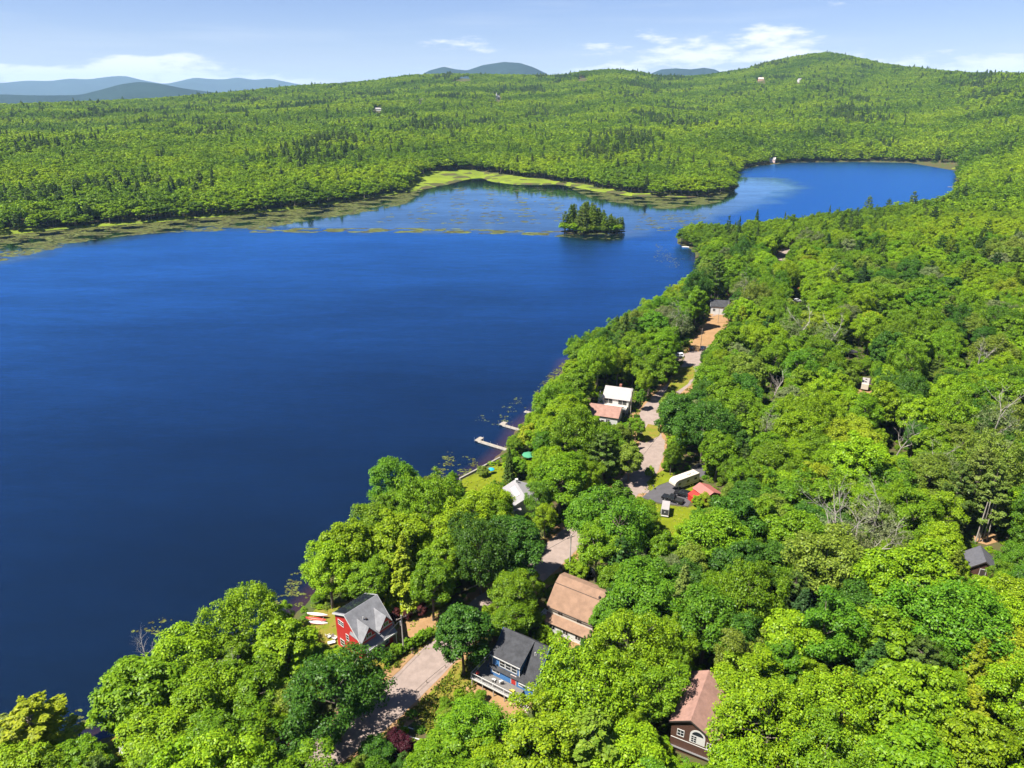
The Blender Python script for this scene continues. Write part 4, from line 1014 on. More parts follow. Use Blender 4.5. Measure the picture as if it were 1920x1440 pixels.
def vehicle(kind, name, label, px, py, rz, paint, cat='car'):
    x, y, z = G3(px, py)
    t = thing(name, label, cat, (x, y, z + 0.09), rz)
    if kind == 'pickup':
        car_body(t, paint, 5.8, 1.98, [(-2.9,0.45),(2.9,0.45),(2.9,0.98),(1.55,1.12),(-2.9,1.12)], [(-0.75,1.1),(-0.6,1.86),(0.75,1.86),(1.5,1.1)], (-1.75, 1.85))
        MB().box(-2.82, -0.85, -0.86, 0.86, 1.125, 1.16).build('bed_cover', TYRE, t)
    elif kind == 'suv':
        car_body(t, paint, 4.6, 1.86, [(-2.3,0.40),(2.3,0.40),(2.3,0.85),(1.15,1.02),(-2.3,1.02)], [(-2.2,1.0),(-1.9,1.68),(0.3,1.68),(1.15,1.0)], (-1.4, 1.42), 0.82)
    else:
        car_body(t, paint, 4.5, 1.78, [(-2.25,0.36),(2.25,0.36),(2.25,0.74),(1.1,0.92),(-1.5,0.95),(-2.25,0.88)], [(-1.75,0.92),(-1.05,1.42),(0.2,1.42),(1.05,0.9)], (-1.38, 1.38))
    return t
vehicle('pickup', 'pickup_truck', 'black pickup truck with covered bed parked on the dark driveway', 1261, 940, R(146), BLACKP, 'pickup truck')
vehicle('suv', 'parked_car', 'black car parked between the pickup and the camper trailer', 1280, 930, R(150), BLACKP)
vehicle('suv', 'parked_car', 'silver white car on the short driveway by the middle grass patch', 1271, 669, R(172), SILVERP)
vehicle('suv', 'parked_car', 'dark car in the shade at the left edge of the sandy lot', 1297, 655, R(70), BLACKP)
vehicle('sedan', 'parked_car', 'dark blue car at the near end of the sandy lot', 1318, 655, R(62), DARKBLUEP)
vehicle('suv', 'parked_car', 'white car under the trees beside the orange roofed shed', 1494, 566, R(10), SILVERP)
vehicle('sedan', 'parked_car', 'dark car in tree shade behind the gambrel house', 1102, 1075, R(-30), BLACKP)
# fifth-wheel camper
x, y, z = G3(1282, 912)
cp = thing('camper_trailer', 'long cream camper trailer with rounded front parked beside the road', 'camper', (x, y, z + 0.09), R(212))
side = [(-4.6,0.75),(2.2,0.75),(2.35,1.35),(4.3,1.5),(4.75,2.0),(4.7,2.7),(4.3,3.25),(3.5,3.5),(-4.4,3.5),(-4.6,3.3)]
MB().prism([(a, b) for a, b in side], -1.25, 1.25, 'y').build('shell', CREAM, cp, bevel=0.12)
for yy, s in ((-1.25, -1), (1.25, 1)):
    for x0, x1, z0, z1, m in ((-4.3,2.0,1.15,1.32,BROWNTRIM),(-4.3,4.3,2.98,3.08,BROWNTRIM)):
        MB().box(x0, x1, min(yy, yy+s*0.015), max(yy, yy+s*0.015), z0, z1).build('stripe', mat('tan_stripe', (0.20, 0.15, 0.10), 0.5), cp)
    for x0, x1 in ((-3.6,-2.5),(-0.6,0.3),(2.5,3.5)):
        p = MB().box(x0, x1, min(yy, yy+s*0.03), max(yy, yy+s*0.03), 1.85, 2.55).build('window', BROWNTRIM, cp)
        MB().box(x0+.08, x1-.08, min(yy, yy+s*0.04), max(yy, yy+s*0.04), 1.93, 2.47).build('pane', GLASS, p)
    d = MB().box(1.0, 1.75, min(yy, yy+s*0.03), max(yy, yy+s*0.03), 0.85, 2.7).build('door', CREAM, cp)
    MB().box(1.1, 1.2, min(yy, yy+s*0.07), max(yy, yy+s*0.07), 1.6, 1.75).build('handle', METAL, d)
    for xx in (-1.3, -2.2): wheel(cp, xx, s*1.1, 0.38, 0.25)
for xx in (-3.0, -0.6, 1.8): MB().box(xx-.3, xx+.3, -.25, .25, 3.5, 3.72).build('roof_vent', WHITE, cp)
MB().box(-1.9, -1.0, -.45, .45, 3.5, 3.78).build('air_conditioner', PALE, cp)
for s in (-0.8, 0.8): MB().box(2.9, 3.0, s-.05, s+.05, 0, 1.5).build('jack', METAL, cp)
# cargo trailer on the lawn
x, y, z = G3(1247, 963)
ct = thing('cargo_trailer', 'small white cargo trailer with dark rear doors on the lawn', 'trailer', (x, y, z + 0.06), R(74))
MB().box(-2.1, 2.1, -1.0, 1.0, 0.55, 2.55).build('box_body', WHITE, ct, bevel=0.06)
MB().box(-2.08, 2.08, -.98, .98, 2.5505, 2.60).build('roof', PALEROOF, ct)
rd = MB().box(-2.14, -2.10, -0.86, 0.86, 0.85, 2.4).build('rear_door', mat('dark_ramp_door', (0.05, 0.05, 0.055), 0.5), ct)
MB().box(-2.16, -2.14, -.1, .12, 1.55, 1.85).build('placard', WHITE, rd)
MB().box(-2.2, -2.1, -1.0, 1.0, .42, .62).build('bumper', WHITE, ct)
for s in (-1, 1):
    wheel(ct, -0.1, s*1.12, 0.34, 0.2)
    MB().box(-.65, .45, min(s*1.0, s*1.24), max(s*1.0, s*1.24), .7, .76).build('mudguard', BROWNTRIM, ct)
    b = MB(); b.tube((2.1, s*.7, .55), (3.3, 0, .5), .05); b.build('drawbar', METAL, ct)
    MB().box(-2.13, -2.1, s*.93-.05, s*.93+.05, .7, .85).build('tail_light', TAIL, ct)
b = MB(); b.tube((3.2, 0, 0), (3.2, 0, .7), .04); b.build('jack', METAL, ct)
# second camper half hidden right
x, y, z = G3(1621, 728)
c2 = thing('camper_trailer', 'pale roofed camper trailer half hidden in the right wood', 'camper', (x, y, z), R(62))
MB().prism([(-3.4,.7),(3.4,.7),(3.7,1.4),(3.5,2.6),(3.0,3.1),(-3.2,3.1),(-3.4,2.9)], -1.2, 1.2, 'y').build('shell', CREAM, c2, bevel=0.1)
MB().box(-3.2, 2.9, -1.15, 1.15, 3.101, 3.16).build('roof', PALEROOF, c2)
for s in (-1, 1):
    for x0 in (-2.4, -.4, 1.6):
        p = MB().box(x0, x0+1.0, min(s*1.2, s*1.23), max(s*1.2, s*1.23), 1.6, 2.4).build('window', BROWNTRIM, c2)
        MB().box(x0+.07, x0+.93, min(s*1.2, s*1.245), max(s*1.2, s*1.245), 1.67, 2.33).build('pane', GLASS, p)
    wheel(c2, -.3, s*1.05)
MB().box(-2.2, -1.7, -.3, .3, 3.16, 3.4).build('roof_vent', BROWNTRIM, c2); MB().box(.6, 1.1, -.3, .3, 3.16, 3.4).build('roof_vent', BROWNTRIM, c2)
aw = MB(); aw.slab([(-2.6, -1.22, 2.95), (2.4, -1.22, 2.95), (2.4, -3.4, 2.35), (-2.6, -3.4, 2.35)], .05)
aw.build('awning', BROWNTRIM, c2)
# black canopy tent
x, y, z = G3(1592, 668)
cpy = thing('canopy_tent', 'black canopy tent in the shade under the right-hand trees', 'canopy', (x, y, z), R(15))
b = MB(); b.add([(-2.2,-2.2,2.3),(2.2,-2.2,2.3),(2.2,2.2,2.3),(-2.2,2.2,2.3),(0,0,3.5),(-2.2,-2.2,2.0),(2.2,-2.2,2.0),(2.2,2.2,2.0),(-2.2,2.2,2.0)],
                [(0,1,4),(1,2,4),(2,3,4),(3,0,4),(0,1,6,5),(1,2,7,6),(2,3,8,7),(3,0,5,8)]); b.build('canopy_cover', mat('black_canvas', (0.03,0.03,0.035), 0.8), cpy)
for a in (-2.1, 2.1):
    for c in (-2.1, 2.1): MB().tube((a, c, 0), (a, c, 2.2), .05).build('leg', METAL, cpy)

# ---------------------------------------------------------------- docks
def dock(label, a, b, w, plat=None, n_post=4):
    """walkway from the shore point a out to b (lake plane points), with an optional platform at the outer end"""
    A, B = Vector((*a, 0)), Vector((*b, 0)); L = (B - A).length
    t = thing('dock', label, 'dock', A[:], math.atan2((B - A).y, (B - A).x), 'wooden docks along the near shore')
    n = int(L / 0.9); m = None
    for i in range(n):
        x0 = L * i / n
        bd = MB().box(x0 + .015, x0 + L/n - .015, -w/2, w/2, .44, .50).build('deck_board', WOODP, t)
    if plat:
        x0, x1, y0, y1 = plat
        k = max(2, int((y1 - y0) / .8))
        for i in range(k):
            q0 = y0 + (y1 - y0) * i / k
            MB().box(x0, x1, q0 + .015, q0 + (y1-y0)/k - .015, .445, .505).build('deck_board', WOODP, t)
        MB().box(x0, x1, y0 - .06, y0, .2, .5).build('fascia', WOOD, t)
    for s in (-1, 1):
        MB().box(0, L, s*(w/2 + .03) - .03, s*(w/2 + .03) + .03, .22, .46).build('stringer', WOOD, t)
        for i in range(n_post):
            x0 = L * (i + .5) / n_post
            MB().tube((x0, s*(w/2 + .08), -2.6), (x0, s*(w/2 + .08), 1.15), .05).build('post', METAL, t)
    for x0 in ((L + .4,) if plat else ()):
        MB().tube((plat[1] - .2, plat[3] + .1, -2.6), (plat[1] - .2, plat[3] + .1, 1.7), .05).build('post', METAL, t)
        MB().tube((plat[0] + .2, plat[2] - .1, -2.6), (plat[0] + .2, plat[2] - .1, 1.0), .05).build('post', METAL, t)
    return t
WOODP = mat('pale_dock_boards', (0.30, 0.265, 0.22), 0.85, 0.25, 2.0)
a, b = GR(950, 845), GR(898, 829)
dock('long wooden dock with square platform, longer of the two jutting past the trees', a, b, 1.25, (math.dist(a, b) - .1, math.dist(a, b) + 1.5, -2.6, .62))
a, b = GR(975, 808), GR(944, 799)
dock('short wooden dock with square platform, farther out than the long dock', a, b, 1.2, (math.dist(a, b) - .1, math.dist(a, b) + 1.6, -2.2, .6), 3)
a, b = GR(1006, 779), GR(984, 773)
dock('stub of a narrow dock poking out past a shore tree', a, b, 1.3, None, 2)
a, b = GR(1796, 351), GR(1777, 351)
dock('thin white dock at the right end of the far bay', a, b, 1.6, None, 4)
# turquoise shade and green umbrella by the shore
def umbrella(label, px, py, m, r, h):
    x, y, z = G3(px, py, h)
    t = thing('umbrella', label, 'umbrella', (x, y, z))
    n = 8; b = MB(); c = [(r*math.cos(a), r*math.sin(a)) for a in np.linspace(0, 2*math.pi, n+1)[:-1]]
    b.add([(p, q, h - .45) for p, q in c] + [(p*.5, q*.5, h - .15) for p, q in c] + [(0, 0, h)] + [(p, q, h - .62) for p, q in c],
          [(i, (i+1) % n, n+(i+1) % n, n+i) for i in range(n)] + [(n+i, n+(i+1) % n, 2*n) for i in range(n)] + [(2*n+1+i, 2*n+1+(i+1) % n, (i+1) % n, i) for i in range(n)])
    b.build('canopy', m, t); MB().tube((0, 0, -.1), (0, 0, h + .15), .035).build('pole', WOOD, t)
    MB().prism([(.3*math.cos(a), .3*math.sin(a)) for a in np.linspace(0, 6.28, 13)[:-1]], 0, .1, 'z').build('base', CONC, t)
umbrella('green umbrella standing among trees above the long dock', 991, 850, GREENC, 2.0, 2.7)
umbrella('turquoise umbrella by the corner of the lakeside lawn', 921, 877, CYAN, 1.0, 2.0)
# white boat moored off the point
x, y = GR(1285, 464)
bt = thing('motor_boat', 'small white boat moored at the shore behind the point', 'boat', (x, y, 0.02), R(175))
n = 9; v = []
for i in range(n):
    t = i / (n-1); w = 1.05 * (1 - max(0, t - .55) ** 2 * 4.6)
    for a, h in ((w*.55, -.15), (w, .55), (w*.86, .56), (w*.7, .2)):
        v.append((t*5.4 - 2.7, a, h + .2*t*t))
    for a, h in ((w*.7, .2), (w*.86, .56), (w, .55), (w*.55, -.15)):
        v.append((t*5.4 - 2.7, -a, h + .2*t*t))
f = [(i*8+j, i*8+(j+1) % 8, (i+1)*8+(j+1) % 8, (i+1)*8+j) for i in range(n-1) for j in range(8)] + [(0,1,2,3,4,5,6,7)]
link_mesh('hull', raw_mesh('hull', v, f, WHITE, True), bt)
MB().slab([(.1,-.7,.75),(.1,.7,.75),(.45,.6,1.25),(.45,-.6,1.25)], .04).build('windscreen', GLASS, bt)
for xx in (-1.3, -.3): MB().box(xx-.25, xx+.25, -.6, .6, .21, .5).build('seat', PALE, bt)
MB().box(-3.05, -2.7, -.2, .2, -.2, .95).build('outboard_motor', BROWNTRIM, bt)

# ---------------------------------------------------------------- utility poles, wires, mailbox, posts
def pole(label, px, py, h, arm=True, box=False, lean=0.0, r=0.16, m=None, rz=0.6):
    x, y, z = G3(px, py)
    t = thing('utility_pole', label, 'utility pole', (x, y, z), rz)
    t.rotation_euler = (0, lean, rz)
    MB().tube((0, 0, -.5), (0, 0, h), r, r*.68, 8).build('shaft', m or POLE, t)
    if arm:
        MB().box(-1.1, 1.1, -.06, .06, h-.75, h-.62).build('crossarm', POLE, t)
        for a in (-1, 0.45, 1): MB().tube((a, 0, h-.62), (a, 0, h-.42), .05).build('insulator', PALE, t)
    if box: MB().prism([(.26*math.cos(a), .3+.26*math.sin(a)) for a in np.linspace(0, 6.28, 11)[:-1]], h-2.6, h-1.7, 'z').build('transformer', METAL, t)
    return Vector((x, y, z + h - .42))
pa = pole('pale utility pole with a small box between the driveway and the road', 757, 1222, 9.0, True, True, m=mat('grey_pole', (0.42, 0.38, 0.34), .9, .2, 2.0))
pb = pole('pale utility pole on the road verge behind the gambrel house', 1067, 1076, 10.5, True, False, 0.02, m=MATS['grey_pole'])
pc = pole('slim utility pole among the oaks along the middle road', 1251, 842, 10.0, True, False)
pd = pole('thin pole standing at the dark cars in the sandy lot', 1313, 655, 9.5, False, False, r=.13)
pe = pole('pole at the right side of the sandy lot below the big pine', 1346, 606, 7.5, False, False, r=.13)
pf_ = pole('thick pale pole behind the black canopy tent', 1634, 668, 8.5, True, False, r=.3, m=BARE)
pg = pole('white pole at the right corner of the white lakeside house', 1182, 775, 9.5, False, False, r=.15, m=MATS['bleached_wood'])
# the line towards the viewer continues to a pole just off the picture
p0 = Vector((*G3(520, 1468)[:2], gz(*G3(520, 1468)[:2]) + 8.6))
def wire(a, b, sag, name='power_line', label=None, r=0.035):
    m = MB(); n = 14; pts = []
    for i in range(n + 1):
        t = i / n; p = a.lerp(b, t); p = p - Vector((0, 0, sag * 4 * t * (1 - t))); pts.append(p)
    for p, q in zip(pts[:-1], pts[1:]): m.tube(p, q, r, n=4)
    o = m.build(name, CABLE, None)
    tag(o, label, 'wire', 'overhead wires along the road')
wire(p0 + Vector((.5, .4, 0)), pa + Vector((.5, .4, 0)), .8, label='overhead wire above the road, nearest span, outer strand')
wire(p0 + Vector((-.5, -.4, -.9)), pa + Vector((-.5, -.4, -.9)), .9, label='overhead wire above the road, nearest span, lower strand')
wire(pa, pb, 1.0, label='overhead wire from the driveway pole to the gambrel house pole')
wire(pb, pc, 1.2, label='overhead wire over the trees beyond the gambrel house pole')
# white post by the hedge and mailbox near the asphalt drive, black dog-post at the verge
x, y, z = G3(763, 1218)
wp = thing('marker_post', 'short white marker post at the hedge beside the driveway pole', 'post', (x, y, z))
MB().box(-.12, .12, -.12, .12, 0, 1.3).build('shaft', WHITE, wp, bevel=.02); MB().box(-.17, .17, -.17, .17, 1.301, 1.4).build('cap', WHITE, wp)
def mailbox(label, px, py, rz, m):
    x, y, z = G3(px, py)
    t = thing('mailbox', label, 'mailbox', (x, y, z), rz)
    MB().box(-.06, .06, -.06, .06, 0, 1.05).build('post', WOOD, t)
    pr = [(-.16, 1.06), (.16, 1.06), (.16, 1.26)] + [(.16*math.cos(a), 1.26 + .16*math.sin(a)) for a in np.linspace(.3, math.pi-.3, 6)] + [(-.16, 1.26)]
    MB().prism([(a, b) for a, b in pr], -.3, .3).build('box_body', m, t)
    MB().box(.305, .33, -.15, .15, 1.08, 1.36).build('door', m, t)
mailbox('black mailbox on the verge where the dark driveway meets the road', 1225, 918, R(120), BROWNTRIM)
mailbox('dark mailbox at the bend of the road above the gambrel house', 1052, 1072, R(100), BROWNTRIM)
mailbox('black mailbox by the hedge on the road edge', 773, 1226, R(45), BROWNTRIM)
# sagging cable fence along the verge
x, y, z = G3(786, 1312)
fe = thing('cable_fence', 'low cable fence on the sandy verge right of the road', 'fence', (x, y, z))
pts = [Vector(G3(*q)) - Vector((x, y, z)) for q in ((788, 1318), (781, 1299), (800, 1281), (835, 1252))]
for p in pts: MB().tube(p + Vector((0, 0, -.2)), p + Vector((0, 0, .85)), .06).build('post', POLE, fe)
for p, q in zip(pts[:-1], pts[1:]): MB().tube(p + Vector((0, 0, .7)), q + Vector((0, 0, .7)), .03, n=4).build('cable', CABLE, fe)
# white lawn chair at the lower left clearing
lawn_chair(230, 1414, R(30), 'white lawn chair alone on the grass in the lower left clearing')
# painted white stop bar lines on the shaded road
for i, (a, b, lb) in enumerate((((751, 1377), (800, 1391), 'nearest white line painted across the shaded road'), ((756, 1362), (796, 1374), 'farther white line painted across the shaded road'))):
    A, B = Vector(G3(*a)), Vector(G3(*b)); d = (B - A).normalized(); k = Vector((-d.y, d.x, 0)) * .09
    v = []
    for t in np.linspace(0, 1, 8):
        p = A.lerp(B, t)
        for s in (-1, 1):
            q = p + k * s; v.append((q.x, q.y, gz(q.x, q.y) + .12))
    me = raw_mesh('road_marking', v, [(2*i, 2*i+1, 2*i+3, 2*i+2) for i in range(7)], WHITE)
    tag(link_mesh('road_marking', me), kind='structure')

# ---------------------------------------------------------------- tree shapes
def unit(v): return v / np.maximum(np.linalg.norm(v, axis=-1, keepdims=True), 1e-9)
def leaf_quads(c, n, size, r, aspect=0.62):
    """one rhombic spray of leaves at each point c, facing n"""
    k = len(c)
    t = unit(np.cross(n, r.normal(size=(k, 3)))); b = np.cross(n, t)
    s = (size * r.uniform(0.5, 1.5, k))[:, None]
    sag = n * s * 0.12
    return np.stack([c + t*s*.5 - sag, c + b*s*.5*aspect, c - t*s*.5 - sag, c - b*s*.5*aspect], 1).reshape(-1, 3)
def tubes(segs, n=5):
    V, F, k = [], [], 0
    for p, q, r0, r1 in segs:
        m = MB().tube(p, q, r0, r1, n); V += m.v; F += [tuple(i + k for i in f) for f in m.f]; k += len(m.v)
    return V, F
def broad_crown(seed, lobes, per, size, rx=5.2, rz=5.9, cz=9.9, lump=0.32, top=1.0):
    r = np.random.default_rng(seed)
    # lobes spread over the shell of an uneven egg
    i = np.arange(lobes) + 0.5
    ph = np.arccos(1 - 1.72 * i / lobes); th = np.pi * (1 + 5 ** 0.5) * i + r.uniform(0, 6.28)
    d = np.stack([np.cos(th)*np.sin(ph), np.sin(th)*np.sin(ph), np.cos(ph)], -1)
    d = unit(d + r.normal(0, 0.16, d.shape))
    rad = r.uniform(0.62, 0.93, lobes) * (1 + lump * np.sin(3*np.arctan2(d[:, 1], d[:, 0]) + r.uniform(0, 6)) * .4 + lump * np.sin(2*np.arctan2(d[:, 1], d[:, 0]) + r.uniform(0, 6)) * .4)
    egg = np.where(d[:, 2] > 0, 1.0 * top, 0.85)
    C = d * rad[:, None] * np.stack([np.full(lobes, rx), np.full(lobes, rx), rz * egg], -1)
    C[:, 2] += cz
    lr = r.uniform(0.13, 0.285, lobes) * min(rx, 5.6)
    V = []
    for c, q in zip(C, lr):
        k = max(6, int(per * (q / (0.27 * min(rx, 5.6))) ** 2))
        e = unit(r.normal(size=(k, 3)) + np.array([0, 0, 0.45]))
        out_ = unit((c - np.array([0, 0, cz - 1.5])))
        e = unit(e + out_ * 0.45)
        p = c + e * q * (1.22 - 0.72 * r.uniform(0, 1, k) ** 1.1)[:, None] * np.array([1.08, 1.08, 0.75])
        n = unit(e * 0.75 + np.array([0, 0, 0.60]) + r.normal(0, 0.40, (k, 3)))
        V.append(leaf_quads(p, n, size, r))
    return np.concatenate(V), C
def broad_trunk(seed, C, cz=9.9, full=True):
    r = np.random.default_rng(seed + 99)
    p0 = Vector((0, 0, -0.6)); p1 = Vector((r.normal(0, .2), r.normal(0, .2), 4.2)); p2 = Vector((r.normal(0, .5), r.normal(0, .5), 8.2)); p3 = Vector((r.normal(0, .7), r.normal(0, .7), 12.0))
    segs = [(p0, p1, .36, .27), (p1, p2, .27, .18), (p2, p3, .18, .07)]
    if full:
        ch = r.choice(len(C), min(14, len(C)), replace=False)
        for i in ch:
            c = Vector(C[i]); t = min(1, max(0, (c.z - 6) / 8)); b = p1.lerp(p3, t * 0.75)
            m = b.lerp(c, .55) + Vector((0, 0, -.4)); segs += [(b, m, .12, .07), (m, c, .07, .025)]
    return tubes(segs, 6 if full else 4)
def conifer_crown(seed, kind, size, dens):
    """pine: broad plates of needles on level whorls; spruce: narrow, drooping, pointed"""
    r = np.random.default_rng(seed); V = []; segs = [((0, 0, -.6), (0, 0, 15.8), .30, .04)]
    z = 4.2 if kind == 'pine' else 2.0
    while z < 15.7:
        t = (z - 2) / 14
        if kind == 'pine': R0 = 4.3 * (1 - max(0, t - .35) ** 1.5 * 1.55) * r.uniform(.72, 1.1); nb = r.integers(4, 7)
        else: R0 = 3.3 * (1 - t) ** .85 * r.uniform(.8, 1.1) + .25; nb = r.integers(5, 8)
        a0 = r.uniform(0, 6.28)
        for k in range(nb):
            a = a0 + k * 6.283 / nb + r.normal(0, .2); L = R0 * r.uniform(.7, 1.1)
            up = r.uniform(.05, .28) if kind == 'pine' else r.uniform(-.35, -.12)
            dv = np.array([np.cos(a), np.sin(a), up])
            m = max(5, int(dens * L * (2.0 if kind == 'pine' else 1.5)))
            u = r.uniform(.28 if kind == 'pine' else .12, 1.02, m) ** .8
            w = (.16 + .30 * np.sin(np.clip(u, 0, 1) * 3.0)) * (L * .5)
            side = np.array([-np.sin(a), np.cos(a), 0])
            p = dv * (u * L)[:, None] + side * (r.uniform(-1, 1, m) * w)[:, None] + np.array([0, 0, z])
            p[:, 2] += r.normal(0.1, .16, m) + (0.25 * u ** 2 * L * .25 if kind == 'pine' else -.10 * u ** 2 * L)
            n = unit(np.array([0, 0, 1.0]) + dv * .35 + r.normal(0, .40, (m, 3)))
            V.append(leaf_quads(p, n, size, r, .5))
            segs.append(((0, 0, z), tuple(dv * L * .8 + np.array([0, 0, z])), .05, .015))
        z += r.uniform(.85, 1.5) * (1.0 if kind == 'pine' else .62)
    m = int(dens * 3); p = np.stack([r.normal(0, .25, m), r.normal(0, .25, m), r.uniform(14.6, 16.3, m)], -1)
    V.append(leaf_quads(p, unit(r.normal(size=(m, 3)) + np.array([0, 0, .6])), size * .8, r, .5))
    return np.concatenate(V), segs
def dead_segs(seed, h=14, spread=.5, fine=3):
    r = np.random.default_rng(seed); segs = []
    def grow(p, d, L, rad, lev):
        n = 4
        for i in range(n):
            d = (d + Vector(r.normal(0, .13, 3))).normalized()
            q = p + d * (L / n); r1 = rad * (1 - .62 * (i + 1) / n)
            segs.append((p, q, rad * (1 - .62 * i / n), r1)); p = q
            if lev < fine and (i > 0 or lev > 0):
                for _ in range(r.integers(1, 3)):
                    e = (d + Vector((r.normal(0, spread*1.5), r.normal(0, spread*1.5), r.uniform(0, .35)))).normalized()
                    grow(p, e, L * r.uniform(.32, .55), r1 * .62, lev + 1)
    grow(Vector((0, 0, -.5)), Vector((r.normal(0, .08), r.normal(0, .08), 1)), h, .023 * h, 0)
    return segs
def leaf_mesh(name, V, m):
    q = np.arange(len(V)).reshape(-1, 4)
    return np_mesh(name, V, q, m)
def merged(name, V, m, tv, tf):
    """crown and trunk in one mesh for the massed wood"""
    me = leaf_mesh(name, V, m)
    bm = bmesh.new(); bm.from_mesh(me)
    me.materials.append(BARK)
    vs = [bm.verts.new(p) for p in tv]
    for f in tf: bm.faces.new([vs[i] for i in f]).material_index = 1
    bm.to_mesh(me); bm.free()
    return me
BROADS = []                                    # (crown mesh, trunk mesh)
B_SPEC = [dict(lobes=70, per=112), dict(lobes=58, per=125), dict(lobes=80, per=100, lump=.5), dict(lobes=64, per=115, rz=6.6, rx=4.7),
          dict(lobes=74, per=105, rx=5.6, rz=5.0, top=.9), dict(lobes=46, per=120, lump=.6), dict(lobes=90, per=88, rz=6.2), dict(lobes=54, per=95, rx=5.0, rz=6.4, lump=.7)]
src = bpy.data.collections.new('forest_kinds')
def add_src(i, me): src.objects.link(bpy.data.objects.new('forest_kind_%03d' % i, me))
ns = 0
NEAR_B, NEAR_P, NEAR_S, MID_B, MID_P, MID_S, FAR_B, FAR_C = [], [], [], [], [], [], [], []
for i, sp in enumerate(B_SPEC):
    V, C = broad_crown(100 + i, size=(.34, .42, .36, .46, .38, .33, .44, .36)[i], **{**sp, 'per': sp['per'] * 3.2, 'lobes': int(sp['lobes'] * 1.3)})
    tv, tf = broad_trunk(i, C)
    BROADS.append((leaf_mesh('crown', V, LEAF), raw_mesh('trunk', tv, tf, BARK)))
    add_src(ns, merged('wood', V, LEAF, tv, tf)); NEAR_B.append(ns); ns += 1
BIGS = []                                      # very broad old crowns, leaves no larger than on the others
for i in range(3):
    V, C = broad_crown(150 + i, size=0.40, lobes=190, per=165, rx=8.4, rz=6.2, lump=.5)
    tv, tf = broad_trunk(40 + i, C)
    BIGS.append((leaf_mesh('crown', V, LEAF), raw_mesh('trunk', tv, tf, BARK)))
THIN = []                                      # thin crowns that show their limbs
for i in range(2):
    V, C = broad_crown(170 + i, size=0.34, lobes=80, per=75, rx=5.2, rz=6.4, lump=.6)
    tv, tf = tubes([s for s in dead_segs(70 + i, 15.5, .5)], 4)
    THIN.append((leaf_mesh('crown', V, LEAF), raw_mesh('trunk', tv, tf, BARE)))
PINES, SPRUCES = [], []
for kind, lst, near in (('pine', PINES, NEAR_P), ('spruce', SPRUCES, NEAR_S)):
    for i in range(3):
        V, sg = conifer_crown(200 + i + (10 if kind == 'spruce' else 0), kind, 0.42, 28)
        tv, tf = tubes(sg, 5)
        lst.append((leaf_mesh('crown', V, NEEDLE), raw_mesh('trunk', tv, tf, BARK)))
        add_src(ns, merged('wood', V, NEEDLE, tv, tf)); near.append(ns); ns += 1
for i in range(5):
    V, C = broad_crown(300 + i, lobes=40, per=60, size=0.95, lump=.4)
    tv, tf = broad_trunk(i, C, full=False); add_src(ns, merged('wood', V, LEAF, tv, tf)); MID_B.append(ns); ns += 1
for kind, lst in (('pine', MID_P), ('spruce', MID_S)):
    for i in range(2):
        V, sg = conifer_crown(320 + i + (10 if kind == 'spruce' else 0), kind, 0.9, 8)
        tv, tf = tubes(sg[:1], 4); add_src(ns, merged('wood', V, NEEDLE, tv, tf)); lst.append(ns); ns += 1
for i in range(4):
    V, C = broad_crown(340 + i, lobes=24, per=30, size=1.6, lump=.4, rx=5.4)
    add_src(ns, leaf_mesh('wood', V, LEAF)); FAR_B.append(ns); ns += 1
for i in range(2):
    V, sg = conifer_crown(350 + i, 'pine' if i else 'spruce', 1.5, 3)
    add_src(ns, leaf_mesh('wood', V, NEEDLE)); FAR_C.append(ns); ns += 1

